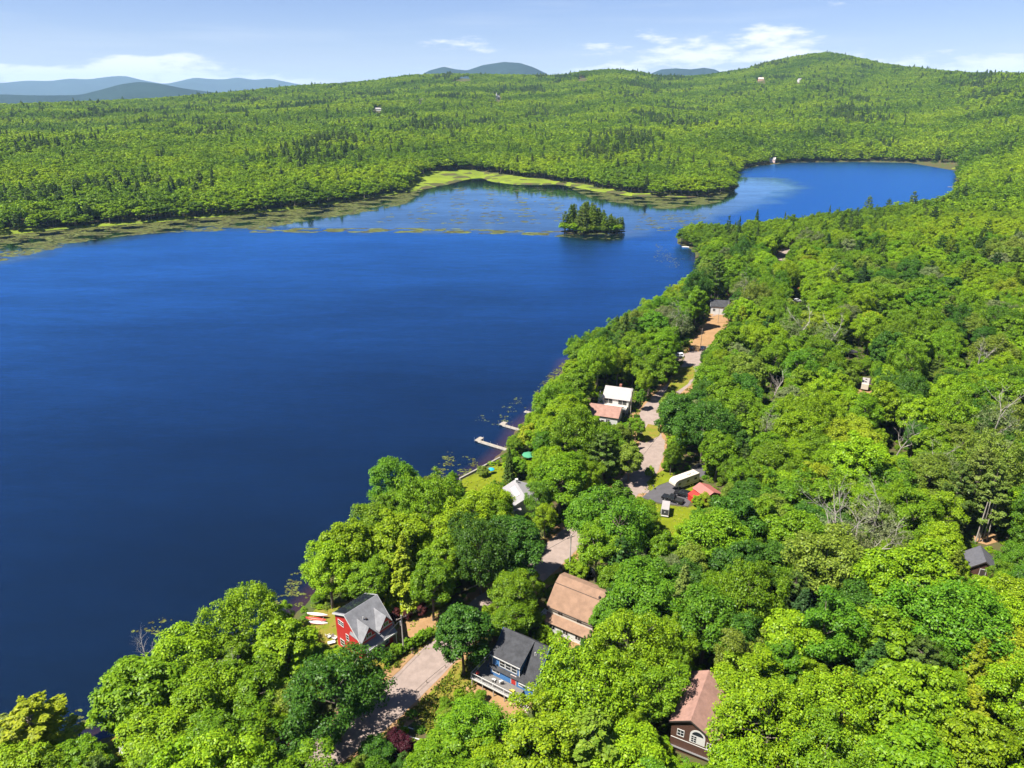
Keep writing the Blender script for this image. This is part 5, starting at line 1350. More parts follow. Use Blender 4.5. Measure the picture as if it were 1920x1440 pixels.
# ---------------------------------------------------------------- where trees may not stand or reach: open water, roads, yards and sight of the houses
MW, MH = 640, 480
CLEAR = [
 [(0,441),(150,425),(300,416),(400,407),(500,397),(600,386),(700,371),(757,358),(778,335),(800,323),(880,318),(935,326),(1000,334),(1070,342),(1130,353),(1190,364),(1300,366),(1368,357),(1382,350),(1378,330),(1384,319),(1440,310),(1480,305),(1600,304.5),(1700,307),(1792,311),(1796,318),(1790,345),(1786,366),(1760,376),(1700,382),(1640,386),(1560,389),(1500,398),(1440,410),(1330,410),(1290,424),(1268,434),(1270,456),(1292,470),(1284,492),(1275,515),(1240,526),(1210,541),(1170,550),(1140,573),(1118,595),(1090,613),(1064,640),(1060,680),(1054,700),(1018,720),(998,742),(988,775),(984,800),(955,818),(950,850),(918,870),(905,885),(865,900),(850,882),(830,884),(780,880),(760,866),(735,860),(712,872),(700,900),(690,935),(680,965),(660,970),(620,985),(605,1010),(580,1050),(575,1090),(580,1125),(560,1140),(525,1120),(490,1110),(450,1093),(405,1105),(370,1130),(310,1165),(250,1200),(215,1200),(198,1260),(195,1320),(150,1340),(100,1315),(60,1318),(0,1352)],
 [(570,1160),(600,1148),(625,1148),(690,1110),(745,1148),(835,1150),(840,1185),(858,1232),(905,1238),(905,1285),(862,1295),(812,1335),(805,1370),(820,1390),(765,1397),(718,1385),(692,1335),(722,1275),(690,1210),(640,1205),(580,1212)],
 [(940,1182),(955,1176),(1050,1222),(1048,1250),(1010,1275),(1000,1300),(968,1310),(965,1340),(915,1322),(915,1290),(896,1256),(915,1235)],
 [(905,1290),(965,1295),(995,1310),(968,1345),(948,1400),(932,1330)],
 [(1030,1085),(1130,1103),(1108,1150),(1098,1180),(1080,1208),(1040,1195),(1018,1150)],
 [(1008,1062),(1040,1005),(1064,1005),(1090,1068),(1038,1082),(1016,1092)], [(535,1440),(575,1412),(640,1385),(668,1400),(650,1440)], [(1262,1372),(1290,1338),(1345,1365),(1350,1415),(1300,1422),(1262,1400)], [(160,1345),(195,1330),(205,1385),(175,1390)], [(690,1345),(718,1300),(740,1300),(765,1397),(720,1390)],
 [(955,898),(985,888),(982,930),(1006,966),(975,968),(958,940)],
 [(1180,842),(1238,802),(1249,830),(1240,878),(1275,882),(1312,882),(1335,908),(1330,938),(1296,956),(1285,1000),(1250,1008),(1235,985),(1238,945),(1200,930),(1168,915),(1195,880)],
 [(1128,708),(1192,722),(1187,790),(1150,790),(1100,768),(1118,742)],
 [(1262,660),(1308,652),(1312,680),(1290,740),(1262,725),(1275,690)],
 [(1308,600),(1355,588),(1362,610),(1320,655),(1288,655)],
 [(1325,560),(1365,553),(1362,588),(1328,584)],
 [(1318,1258),(1376,1266),(1354,1300),(1345,1400),(1338,1412),(1300,1405),(1270,1388),(1286,1332),(1310,1310)],
 [(1604,700),(1637,698),(1632,738),(1608,742)], [(1735,735),(1755,733),(1755,750),(1737,750)],
 [(1803,1010),(1826,960),(1856,960),(1870,1000),(1882,1035),(1850,1070),(1812,1062)], [(1662,800),(1700,795),(1695,850),(1665,855)], [(1802,645),(1832,640),(1820,690),(1808,690)], [(1518,985),(1556,985),(1545,1020),(1530,1020)], [(1425,715),(1458,715),(1448,760),(1432,760)], [(1635,1150),(1665,1150),(1660,1185),(1640,1185)], [(198,1390),(238,1382),(236,1428),(202,1424)],
 [(862,903),(945,868),(935,895),(885,925)], [(980,842),(1003,842),(1003,862),(982,862)],
 [(1455,470),(1475,465),(1476,490),(1458,493)], [(1570,645),(1610,638),(1640,655),(1632,668),(1578,672)],
 [(895,1108),(928,1100),(922,1132),(898,1132)], [(1088,716),(1106,706),(1114,715),(1108,730),(1090,733)],
 [(1440,295),(1450,294),(1451,301),(1440,302)], [(1482,548),(1502,545),(1505,566),(1480,566)],
 [(1078,150),(1100,146),(1108,151),(1082,153)], [(1414,156),(1422,147),(1438,152),(1438,158)], [(927,191),(931,176),(941,180),(943,191)],
 [(700,205),(718,204),(718,213),(698,213)], [(1040,1180),(1072,1188),(1078,1215),(1045,1200)],
 [(1490,155),(1502,153),(1504,159),(1490,160)], [(842,152),(870,147),(892,150),(870,154)], [(782,190),(792,188),(793,199),(782,199)], [(880,1280),(905,1270),(905,1290),(880,1300)],
]
sx = MW / 1920
mgx, mgy = np.meshgrid(np.arange(MW) + .5, np.arange(MH) + .5)
mask = np.zeros((MH, MW), bool)
for p in CLEAR:
    p = np.array(p, float) * sx
    x0, y0 = np.floor(p.min(0)).astype(int) - 1; x1, y1 = np.ceil(p.max(0)).astype(int) + 1
    x0, y0 = max(x0, 0), max(y0, 0); x1, y1 = min(x1, MW), min(y1, MH)
    if x1 > x0 and y1 > y0: mask[y0:y1, x0:x1] |= inside(p, mgx[y0:y1, x0:x1], mgy[y0:y1, x0:x1])
water_mask_poly = np.array(CLEAR[0], float)
TH = np.linspace(0, 2*np.pi, 15)[:-1]
SAMP = [(0, 0)] + [(np.cos(t), np.sin(t)) for t in TH] + [(.6*np.cos(t), .6*np.sin(t)) for t in TH[::2]]
def covers(x, y, z, h, r, lo=.30):
    """share of a crown's outline that would hide an open place"""
    cz = z + .62 * h; rz = .40 * h
    px, py, d = proj(x, y, cz)
    k = FOC / d
    ry = np.sqrt((rz * CP) ** 2 + (r * SP) ** 2)
    n = np.zeros(np.shape(x))
    for a, b in SAMP:
        i = ((px + a * r * .97 * k) * sx).astype(int); j = ((py + b * ry * .97 * k) * sx).astype(int)
        ok = (i >= 0) & (i < MW) & (j >= 0) & (j < MH)
        n += np.where(ok, mask[np.clip(j, 0, MH-1), np.clip(i, 0, MW-1)], False)
    return n / len(SAMP)
road_all = road_c
HOUSES = [(o.matrix_basis @ Vector((3.5, -1.5, 0)), 7.0) for o in COL.objects if o.parent is None and o.get('category') in ('house',) and o.location.y < 400]
SUNLIT = []                                    # roofs and yards that stand in full sun in the photograph
for q in ((1338,1285,5),(1325,1310,4.5),(1325,1345,4),(1305,1375,1.5),(1085,1130,7),(1060,1105,8),(1100,1150,5),(1070,1170,2),(1005,1235,6),(1000,1262,4),(985,1292,1),(950,1320,0),(680,1150,7),(655,1185,3),(640,1205,1),(600,1190,0),(800,1185,0),(830,1220,0),(775,1270,0),(740,1300,0),(860,1270,0),(600,1425,0),(580,1438,0),(625,1412,0),(1215,880,0),(1200,905,0),(1230,840,0),(1240,930,0),(1247,960,2),(1270,985,0),(1283,898,4),(1315,915,4),(1155,735,6),(1140,770,5),(1325,625,0),(1300,640,0),(1290,700,0),(1040,1040,0),(1065,1060,0),(900,890,0),(1745,742,2),(1620,718,3),(1838,1040,3)):
    x_, y_, z_ = G3(q[0], q[1], q[2]); SUNLIT.append((x_, y_, z_ + q[2]))
SUNLIT = np.array(SUNLIT)
def shades(x, y, z, h, r):
    c = np.array([x, y, z + .62 * h])[None] - SUNLIT
    t = c @ np.array(SUNV)
    d = np.linalg.norm(c - t[:, None] * np.array(SUNV)[None], axis=1)
    return bool(((t > 0) & (d < .86 * max(r, .36 * h))).any())
HOUSES += [(o.location, 4.5) for o in COL.objects if o.parent is None and o.get('category') in ('shed', 'camper', 'car', 'pickup truck', 'trailer', 'canopy')]
def tree_ok(x, y, r, trunk=True):
    if len(HOUSES):
        for p, q in HOUSES:
            if (x - p.x) ** 2 + (y - p.y) ** 2 < q * q: return False
    return True
TREES = []      # dict per tree near the shore and in the near wood
grid = {}
CELL = 8.0
def clash(x, y, r, f):
    cx, cy = int(x // CELL), int(y // CELL)
    for i in (-1, 0, 1):
        for j in (-1, 0, 1):
            for (a, b, q) in grid.get((cx+i, cy+j), ()):
                if (a-x)**2 + (b-y)**2 < (f * (r + q)) ** 2: return True
    return False
def put(x, y, h, r, kind, tone, key=False, z=None):
    z = gz(x, y) if z is None else z
    TREES.append(dict(x=x, y=y, z=z, h=h, r=r, kind=kind, tone=tone, key=key))
    grid.setdefault((int(x // CELL), int(y // CELL)), []).append((x, y, r))
KEY = [  # crown centre in the photograph, height, crown radius, kind, tone
 (62,1372,15,7.2,'pine','yellow'),(25,1385,12,6,'pine','olive'),(45,1432,11,4.5,'broad','lime'),(140,1425,8,4,'broad','mid'),(262,1300,16,6.6,'broad','mid'),(335,1240,17,6.5,'broad','lime'),(455,1165,18,7.2,'broad','lime'),
 (535,1218,15,5.8,'broad','lime'),(238,1235,11,2.8,'spruce','olive'),(300,1385,12,6.0,'broad','lime'),(420,1385,13,6.0,'broad','mid'),(452,1425,9,4.4,'broad','lime'),(390,1300,14,6,'broad','lime'),(470,1290,13,5.5,'broad','mid'),(540,1320,9,3.6,'broad','olive'),(505,1365,8,3.6,'broad','lime'),
 (628,1302,17,8.6,'broad','dark'),(702,1415,7,2.8,'broad','dark'),(880,1366,11,5.0,'broad','mid'),(826,1430,10,5.0,'broad','mid'),(925,945,14,4.6,'broad','lime'),(1015,935,14,4.2,'broad','green'),(905,1430,9,4.2,'broad','lime'),
 (868,1188,16,4.6,'broad','dark'),(962,1112,14,4.6,'broad','mid'),(960,1160,11,4.2,'broad','mid'),(900,1030,19,7.6,'broad','dark'),(966,1022,18,6.2,'broad','dark'),(830,1055,15,5,'broad','mid'),(757,1060,19,4.6,'spruce','yellow'),
 (615,1065,17,4.8,'broad','lime'),(655,1030,18,5.2,'broad','lime'),(735,905,20,5.8,'broad','green'),(700,990,17,5.4,'broad','mid'),(800,945,19,7.2,'broad','mid'),(870,985,17,6.4,'broad','lime'),(690,1090,13,4.6,'broad','mid'),
 (1052,900,17,6.6,'broad','mid'),(1130,850,16,6.0,'pine','mid'),(1152,985,18,8.6,'broad','green'),(1108,962,15,5.4,'broad','green'),(1322,800,19,9.2,'broad','dark'),(1278,772,15,6,'broad','dark'),
 (1045,755,16,7.2,'broad','mid'),(1418,418,24,4.2,'spruce','dark'),(1344,515,27,6.5,'pine','mid'),(1628,388,24,5,'pine','olive'),(1665,392,22,4.6,'pine','mid'),(1712,380,24,5.4,'pine','olive'),(1750,410,23,5,'pine','dark'),(1790,430,22,5.5,'pine','mid'),(1850,440,23,5.5,'pine','mid'),
 (1180,1215,17,7.0,'broad','lime'),(1105,1290,17,8.2,'broad','lime'),(1010,1385,14,6.4,'broad','lime'),(1110,1400,15,7,'pine','lime'),(1222,1300,13,5.2,'broad','mid'),(1440,1360,17,8.5,'broad','lime'),(1560,1350,16,8,'broad','lime'),(1400,1285,15,6,'broad','lime'),(1255,1450,5,2.6,'broad','lime'),(1180,1420,12,5.5,'broad','lime'),
 (1560,1010,15,5.5,'thin','grey'),(1600,1030,14,5.0,'thin','grey'),(1245,600,17,5.0,'thin','grey'),(1780,1165,19,10.0,'broad','green'),(1835,900,22,6.0,'pine','olive'),(1860,925,21,5,'pine','olive'),(1795,925,20,5,'pine','mid'),(1830,1250,15,4.5,'spruce','yellow'),(1815,1340,14,5.5,'spruce','yellow'),(1580,1310,14,4.5,'spruce','yellow'),(1390,600,16,4.5,'pine','yellow'),(1520,610,17,5,'broad','yellow'),
 (1180,860,12,4.2,'broad','olive'),(1290,1000,9,3.6,'broad','lime'),(1250,640,18,5,'broad','mid'),(1305,570,20,5.2,'broad','mid'),(1720,660,19,6,'broad','mid'),
]
for px, py, h, r, kind, tone in KEY:
    x, y, z = G3(px, py, (.62 if kind == 'broad' else .6) * h)
    if lake_sd(np.array([x]), np.array([y]))[0] < .3:
        for _ in range(20):
            x += .8; y -= .5
            if lake_sd(np.array([x]), np.array([y]))[0] > .4: break
    put(x, y, h, r, kind, tone, True)
def tone_at(x, y, u, v):
    """stands of the same kind of tree share a tone"""
    if u < -.62: return 'olive' if v < .45 else ('dark' if v < .7 else 'mid')
    if u < -.25: return 'dark' if v < .25 else ('green' if v < .5 else 'mid')
    if u < .20: return 'mid' if v < .55 else ('green' if v < .75 else 'lime')
    if u < .75: return 'lime' if v < .75 else 'mid'
    return 'yellow' if v < .35 else 'lime'
def fill(step, rlo, rhi, f, ymax, seed, limit, hk=2.0, hmin=0, lowonly=False):
    r = np.random.default_rng(seed)
    gx_, gy_ = np.meshgrid(np.arange(-110, 560, step), np.arange(20, ymax, step))
    x = gx_.ravel() + r.uniform(-.5, .5, gx_.size) * step; y = gy_.ravel() + r.uniform(-.5, .5, gx_.size) * step
    a = np.arctan2(x, y); ok = np.abs(a) < 1.12
    x, y = x[ok], y[ok]
    sd = lake_sd(x, y); ok = sd > 1.0
    rd = np.full(len(x), 1e9)
    for p in road_all[::2]: rd = np.minimum(rd, np.hypot(x - p[0], y - p[1]))
    ok &= rd > 5.2
    x, y, sd = x[ok], y[ok], sd[ok]
    near = (x > -110) & ~((x < 60) & (y > 330))       # this side of the lake only
    x, y, sd = x[near], y[near], sd[near]
    R_ = r.uniform(rlo, rhi, len(x)) * np.clip(.72 + sd / 45, .72, 1)
    H_ = R_ * hk * r.uniform(.85, 1.25, len(x)) + 5 * (hk > 1.9)
    H_ = np.clip(H_, 3, 23)
    z = ground_z(x, y, sd)
    c1 = covers(x, y, z, H_, R_)
    H2, R2 = H_ * .72, R_ * .66
    c2 = covers(x, y, z, H2, R2)
    H3, R3 = H_ * .45, R_ * .45
    c3 = covers(x, y, z, H3, R3)
    u = fbm(x, y, 75, 41, 3) * 1.15 + r.normal(0, .18, len(x)) - .12
    for i in r.permutation(len(x)):
        if c1[i] < limit: h, q = H_[i], R_[i]
        elif c2[i] < limit: h, q = H2[i], R2[i]
        elif c3[i] < limit and R3[i] > 1.2: h, q = H3[i], R3[i]
        else: continue
        if clash(x[i], y[i], q, f) or not tree_ok(x[i], y[i], q) or shades(x[i], y[i], z[i], h, q): continue
        v = r.random(); pc = .07 + (.38 if (x[i] > 200 and y[i] > 420) else 0)
        px_, py_, _ = proj(x[i], y[i], z[i])
        kind = 'broad'
        if v < pc and h > 8: kind = 'pine' if r.random() < .7 else 'spruce'; q = min(q, 4.8); h = min(h * 1.12, 24)
        tn_ = tone_at(x[i], y[i], u[i], r.random())
        if kind == 'broad' and h > 11 and r.random() < .05 and y[i] > 125: kind, tn_ = 'thin', 'grey'
        put(x[i], y[i], h, q, kind, tn_, z=z[i])
fill(3.4, 3.4, 7.0, .63, 470, 51, .06)
fill(3.0, 2.0, 3.6, .68, 420, 52, .06, 2.4)
fill(2.6, 1.0, 1.8, .70, 300, 53, .05, 1.7)
# the islet
ri = np.random.default_rng(61)
for k in range(105):
    a, q = ri.uniform(0, 6.28), ri.uniform(0, .9) ** .5
    x, y = ISLE[0] + np.cos(a) * q * ISLE[2] * .93, ISLE[1] + np.sin(a) * q * ISLE[3] * .9
    big = k < 36
    hmax = 24 - 12 * max(0, (x - ISLE[0] + 4) / ISLE[2]) - 9 * max(0, (ISLE[0] - 12 - x) / ISLE[2])
    h = hmax * ri.uniform(.7, 1.0) if big else ri.uniform(3.5, 8)
    put(x, y, h, h * .28 if big else h * .62, ('spruce' if ri.random() < .35 else 'pine') if big else 'broad', 'olive' if ri.random() < .35 else 'lime', True, .5)
    TREES[-1]['isle'] = True

# ---------------------------------------------------------------- which trees show: the 300 largest in the picture become things, the rest one massed wood
TONES = {'lime': (.158, .272, .007), 'mid': (.106, .208, .007), 'green': (.076, .182, .009), 'dark': (.046, .122, .011), 'olive': (.132, .198, .020), 'yellow': (.205, .275, .012), 'grey': (.14, .18, .065)}
TONE_C = {'lime': (.125, .20, .014), 'mid': (.075, .135, .020), 'green': (.05, .12, .02), 'dark': (.032, .080, .020), 'olive': (.125, .180, .030), 'yellow': (.20, .26, .012)}
n = len(TREES)
TX = np.array([t['x'] for t in TREES]); TY = np.array([t['y'] for t in TREES]); TZ = np.array([t['z'] for t in TREES])
THh = np.array([t['h'] for t in TREES]); TR = np.array([t['r'] for t in TREES])
px, py, dd_ = proj(TX, TY, TZ + .62 * THh)
rp = TR * FOC / dd_ * sx; ryp = np.sqrt((.42 * THh * CP) ** 2 + (TR * SP) ** 2) * FOC / dd_ * sx
canvas = np.full((MH, MW), -1, int)
for i in np.argsort(-dd_):
    cx, cy, a, b = px[i] * sx, py[i] * sx, rp[i], ryp[i]
    x0, x1 = int(max(0, cx - a)), int(min(MW, cx + a + 1)); y0, y1 = int(max(0, cy - b)), int(min(MH, cy + b + 1))
    if x1 <= x0 or y1 <= y0: continue
    yy, xx = np.mgrid[y0:y1, x0:x1]
    canvas[y0:y1, x0:x1][((xx - cx) / a) ** 2 + ((yy - cy) / b) ** 2 < 1] = i
vis = np.bincount(canvas[canvas >= 0], minlength=n)
isl = np.array([bool(t.get('isle')) for t in TREES])
score = vis + 1e6 * isl * (vis > 0)
sel = np.argsort(-score)[:330]
sel = [int(i) for i in sel if vis[i] > 3]
chosen = set(sel)
LAND = [('red house', rh), ('blue house', bh), ('gambrel house', th_.location), ('brown cottage', cot.location), ('white lakeside house', wh.location), ('grey roofed house', gh.location),
        ('red shed', gar.location), ('cream camper', cp.location), ('cargo trailer', ct.location), ('sandy lot', G3(1325, 625)), ('silver white car', G3(1271, 669)), ('long dock', (*GR(950, 845), 0)), ('lakeside lawn', G3(905, 890)),
        ('dark grey shed', ds.location), ('pale roofed camper', c2.location), ('black canopy tent', cpy.location), ('white shed', G3(1741, 743)), ('orange roofed shed', G3(1490, 553)), ('moored white boat', G3(1290, 466)),
        ('lower left clearing', G3(220, 1410)), ('shaded stretch of road', G3(760, 1375)), ('kayak rack', G3(596, 1167)), ('far bay', G3(1700, 385))]
DEAD = [(1815,735,16,1,'bleached bare tree with a wide fan of twigs right of the camper trailer'),(1676,865,12,2,'bare grey snag with upright branches deep in the right wood'),(1537,1025,11,3,'forked pale snag with two thick limbs in the right wood'),(1440,775,13,4,'thin bare white tree in front of the middle wood'),
        (1590,1105,19,5,'tall bare birch leaning left in the right wood'),(1648,1190,12,6,'short pale snag beside the huge round green tree'),(292,1262,8,7,'bare grey twigs standing at the lake edge among lime trees'),(505,1300,11,8,'dead grey branches beside the big dark oak by the road'),(1562,560,14,9,'bare tree beyond the yellow tree at the right wood edge'),(1450,900,10,10,'pale dead branches poking from the wood right of the red shed')]
LAND += [(['fan-shaped dead tree', 'grey snag', 'forked snag', 'thin dead tree', 'leaning birch', 'short snag', 'lakeside bare twigs', 'roadside dead branches', 'bare edge tree', 'pale dead branches'][i], G3(d[0], d[1])) for i, d in enumerate(DEAD)]
LP = np.array([[p[0], p[1]] for _, p in LAND])
WORDS = {'lime': 'lime green', 'mid': 'mid green', 'green': 'fresh green', 'dark': 'dark green', 'olive': 'olive green', 'yellow': 'yellow green', 'grey': 'grey green'}
ORD = ['nearest', 'second nearest', 'third nearest', 'fourth nearest', 'fifth nearest', 'sixth nearest', 'seventh nearest', 'eighth nearest', 'ninth nearest', 'tenth nearest', 'eleventh nearest', 'twelfth nearest']
info = {}
for i in sel:
    t = TREES[i]
    d = np.hypot(LP[:, 0] - t['x'], LP[:, 1] - t['y']); k = int(d.argmin())
    dx, dy = t['x'] - LP[k, 0], t['y'] - LP[k, 1]
    if abs(dx) > abs(dy): rel = 'right of' if dx > 0 else 'left of'
    else: rel = 'behind' if dy > 0 else 'in front of'
    if t.get('isle'): k, rel, d = -1, 'on', np.abs(np.array([t['x'] - ISLE[0] - 60]))
    size = 'broad' if t['r'] > 6 else ('small' if t['r'] < 3.2 else 'medium')
    what = {'broad': 'leafy tree', 'pine': 'pine', 'spruce': 'spruce', 'thin': 'thin leafy tree'}[t['kind']] if not (t['kind'] == 'broad' and t['h'] < 4.5) else 'leafy bush'
    info.setdefault((k, rel, size, t['tone'], what), []).append((float(d.min()), i))
labels = {}
for (k, rel, size, tone, what), lst in info.items():
    lst.sort()
    for q, (_, i) in enumerate(lst):
        if k < 0:
            pos = 'by far the' if False else ''
            labels[i] = f"{size} {WORDS[tone]} {what} on the islet" + ('' if len(lst) == 1 else f", {['first','second','third','fourth','fifth','sixth','seventh','eighth','ninth','tenth','eleventh','twelfth','thirteenth','fourteenth'][min(q,13)]} from the right")
        else:
            nm = LAND[k][0]
            labels[i] = f"{size} {WORDS[tone]} {what} {rel} the {nm}" + ('' if len(lst) == 1 else f", {ORD[min(q, 11)]}")
GRP = {'broad': 'leafy trees of the near shore wood', 'pine': 'pines among the near shore wood', 'spruce': 'spruces among the near shore wood', 'thin': 'thin crowned trees of the near shore wood'}
rt = np.random.default_rng(71)
def tint_of(t):
    c = np.array((TONES if t['kind'] in ('broad', 'thin') else TONE_C)[t['tone']])
    return c * rt.uniform(.86, 1.16) * rt.uniform(.94, 1.06, 3)
for i in sel:
    t = TREES[i]
    lst = {'broad': BROADS, 'pine': PINES, 'spruce': SPRUCES, 'thin': THIN}[t['kind']]
    if t['kind'] == 'broad' and t['r'] > 6.6: lst, wide = BIGS, 8.4
    else: wide = 5.2
    cm, tm_ = lst[int(rt.integers(len(lst)))]
    bush = t['kind'] == 'broad' and t['h'] < 4.5
    o = thing({'broad': 'leafy_tree', 'thin': 'leafy_tree', 'pine': 'pine_tree', 'spruce': 'spruce_tree'}[t['kind']] if not bush else 'bush', labels[i], 'tree' if not bush else 'bush', (t['x'], t['y'], t['z']), rt.uniform(0, 6.28), GRP[t['kind']])
    rr = {'broad': wide, 'pine': 4.3, 'spruce': 3.3, 'thin': 5.2}[t['kind']]
    o.scale = (t['r'] / rr, t['r'] / rr, t['h'] / 16.0)
    c = link_mesh('crown', cm, o); c['tint'] = [float(q) for q in tint_of(t)] + [1.0]
    link_mesh('trunk', tm_, o)
# dead trees
for dx, dy, h, sd_k, lb in DEAD:
    x, y, z = G3(dx, dy)
    segs = dead_segs(sd_k, h)
    o = thing('dead_tree', lb, 'dead tree', (x, y, z), 0, 'dead trees in the wood')
    tv, tf = tubes([s for s in segs if s[2] > .10 * h / 14], 6); link_mesh('trunk', raw_mesh('trunk', tv, tf, BARE), o)
    tv, tf = tubes([s for s in segs if s[2] <= .10 * h / 14], 4); link_mesh('crown', raw_mesh('crown', tv, tf, BARE), o)
# tall pale trunks behind the dark shed
for k, (dx, dy) in enumerate(((1828, 1018), (1835, 1016), (1842, 1015), (1850, 1013))):
    x, y, z = G3(dx, dy)
    o = thing('tree_stem', ['leftmost', 'second', 'third', 'rightmost'][k] + ' tall pale bare trunk in the row behind the dark grey shed', 'tree', (x, y, z), 0, 'pale trunks behind the dark shed')
    MB().tube((0, 0, -.3), (rt.normal(0, .3), rt.normal(0, .3), 11.5), .17, .1, 7).build('trunk', BARE, o)
    b = MB(); b.tube((0, 0, 6), (.8, .3, 6.6), .04, .02, 4); b.tube((0, 0, 8), (-.7, -.2, 8.5), .04, .02, 4); b.build('branch', BARE, o)
# hedge shrubs along the verge and dark red bushes by the driveway
def bush(px_, py_, r, tint, label, name='shrub', group=None):
    x, y, z = G3(px_, py_)
    o = thing(name, label, 'shrub', (x, y, z), rt.uniform(0, 6), group)
    o.scale = (r / 5.2, r / 5.2, r / 5.0)
    c = link_mesh('foliage', BROADS[int(rt.integers(6))][0], o); c['tint'] = list(tint) + [1.0]; c.location = (0, 0, -4.6)
    c2_ = link_mesh('stem', BROADS[0][1], o); c2_.scale = (.8, .8, .5)
hl = densify(np.array([(726,1244),(738,1233),(752,1224),(772,1214),(792,1203),(806,1194)], float), 7.0, closed=False)
names = ['first', 'second', 'third', 'fourth', 'fifth', 'sixth', 'seventh', 'eighth', 'ninth', 'tenth', 'eleventh', 'twelfth', 'thirteenth', 'fourteenth', 'fifteenth', 'sixteenth', 'seventeenth', 'eighteenth', 'nineteenth', 'twentieth']
for k, q in enumerate(hl[:20]):
    bush(q[0], q[1], rt.uniform(.75, 1.25), np.array(TONES['mid']) * rt.uniform(.8, 1.4), f'low green shrub in the row between driveway and road, {names[k]} from its near end', group='shrub row beside the road')
for k, (a, b, w) in enumerate(((744, 1164, 'leftmost'), (765, 1158, 'middle'), (791, 1152, 'rightmost'))):
    bush(a, b, 1.3, (.085, .022, .018), f'{w} of three dark red bushes along the sandy driveway', 'red_bush', 'dark red bushes by the driveway')
for k, (a, b) in enumerate(((735, 1148), (755, 1145), (775, 1141), (800, 1138), (822, 1134))):
    bush(a, b, rt.uniform(1.5, 2.0), np.array(TONES['lime']) * rt.uniform(.8, 1.1), f'lime green shrub in the bank behind the red bushes, {names[k]} from the red house', group='shrub bank behind the red house')
bush(752, 1424, 2.4, (.055, .010, .016), 'dark purple leaved bush beside the shaded road', 'purple_bush')
bush(735, 1432, 2.2, (.045, .010, .014), 'dark purple bush lower left of its twin by the road', 'purple_bush')
for k, (a, b, r_, tn) in enumerate(((1218, 893, 1.4, 'lime'), (1250, 882, 1.6, 'mid'), (1200, 826, 1.2, 'lime'), (1308, 950, 1.5, 'lime'), (1322, 948, 1.8, 'yellow'), (1330, 890, 1.8, 'lime'), (905, 893, 1.6, 'olive'), (860, 1312, 1.0, 'lime'), (835, 1330, 1.1, 'mid'), (905, 1250, 1.4, 'lime'), (1022, 1196, 1.3, 'lime'), (1018, 1210, 1.7, 'lime'), (1046, 1217, 1.6, 'lime'), (1072, 1075, 1.8, 'lime'), (1090, 1082, 1.9, 'lime'))):
    lb = ['lime shrub at the sandy verge by the mailbox', 'green shrub left of the cream camper', 'low lime shrub at the upper road bend', 'lime shrub at the foot of the red shed', 'yellow green shrub right of the red shed door', 'lime shrub behind the faded red roof', 'small olive conifer shrub on the lakeside lawn', 'small lime shrub on the grass strip nearest the yard', 'small green shrub lower on the grass strip', 'lime shrub behind the big tree trunk by the deck', 'lime shrub between the blue and gambrel houses, farthest left', 'lime shrub tight behind the blue house roof', 'lime shrub below the teal tub', 'lime shrub behind the gambrel roof ridge, nearer the pole', 'lime shrub behind the gambrel roof ridge, farther right'][k]
    bush(a, b, r_, TONES[tn], lb)

# ---------------------------------------------------------------- rough grass: tufts on the verges and lawns, nobody could count them
def tufts(name, label, pts, hmin, hmax, cols, seed):
    r = np.random.default_rng(seed); k = len(pts)
    z = ground_z(pts[:, 0], pts[:, 1]) + .04
    V, F = [], []
    for b in range(3):
        a = r.uniform(0, 6.28, k); w = r.uniform(.10, .26, k); h = r.uniform(hmin, hmax, k); lean = r.normal(0, .16, (k, 2))
        ca, sa = np.cos(a) * w, np.sin(a) * w
        ox, oy = r.normal(0, .12, k), r.normal(0, .12, k)
        x, y = pts[:, 0] + ox, pts[:, 1] + oy
        V.append(np.stack([np.stack([x - ca, y - sa, z], -1), np.stack([x + ca, y + sa, z], -1), np.stack([x + ca * .6 + lean[:, 0], y + sa * .6 + lean[:, 1], z + h], -1), np.stack([x - ca * .6 + lean[:, 0], y - sa * .6 + lean[:, 1], z + h * .8], -1)], 1))
    V = np.concatenate(V, 0).reshape(-1, 3)
    m = bpy.data.materials.new(name); m.use_nodes = True; N, L = m.node_tree.nodes, m.node_tree.links
    p = N['Principled BSDF']; p.inputs['Roughness'].default_value = .9; p.inputs['Specular IOR Level'].default_value = .05
    g = N.new('ShaderNodeNewGeometry'); rp_ = N.new('ShaderNodeValToRGB'); L.new(g.outputs['Random Per Island'], rp_.inputs[0])
    e = rp_.color_ramp.elements; e[0].color = (*cols[0], 1); e[1].color = (*cols[2], 1); q = e.new(.5); q.color = (*cols[1], 1)
    L.new(rp_.outputs[0], p.inputs['Base Color'])
    return tag(link_mesh(name, np_mesh(name, V, np.arange(len(V)).reshape(-1, 4), m)), label, 'grass', kind='stuff')
def scatter(polys, dens, seed, thr=-.6):
    r = np.random.default_rng(seed); o = []
    for q in polys:
        P_ = np.array([G3(*a)[:2] for a in q]); lo, hi = P_.min(0), P_.max(0)
        n_ = int((hi - lo).prod() * dens); c = r.uniform(lo, hi, (n_, 2))
        o.append(c[inside(P_, c[:, 0], c[:, 1]) & (fbm(c[:, 0], c[:, 1], 6, seed, 3) > thr)])
    return np.concatenate(o)
r_ = np.random.default_rng(5)
k_ = r_.integers(0, len(road_c) - 1, 9000); side_ = np.where(r_.random(9000) < .5, 1, -1); off_ = 4.3 + np.abs(r_.normal(0, 1.1, 9000))
d_r = np.gradient(road_c, axis=0); d_r /= np.linalg.norm(d_r, axis=1)[:, None]
vg = road_c[k_] + r_.uniform(-1.5, 1.5, (9000, 1)) * d_r[k_] + np.stack([-d_r[k_, 1], d_r[k_, 0]], -1) * (side_ * off_)[:, None]
vg = vg[fbm(vg[:, 0], vg[:, 1], 7, 9, 3) > -.05]
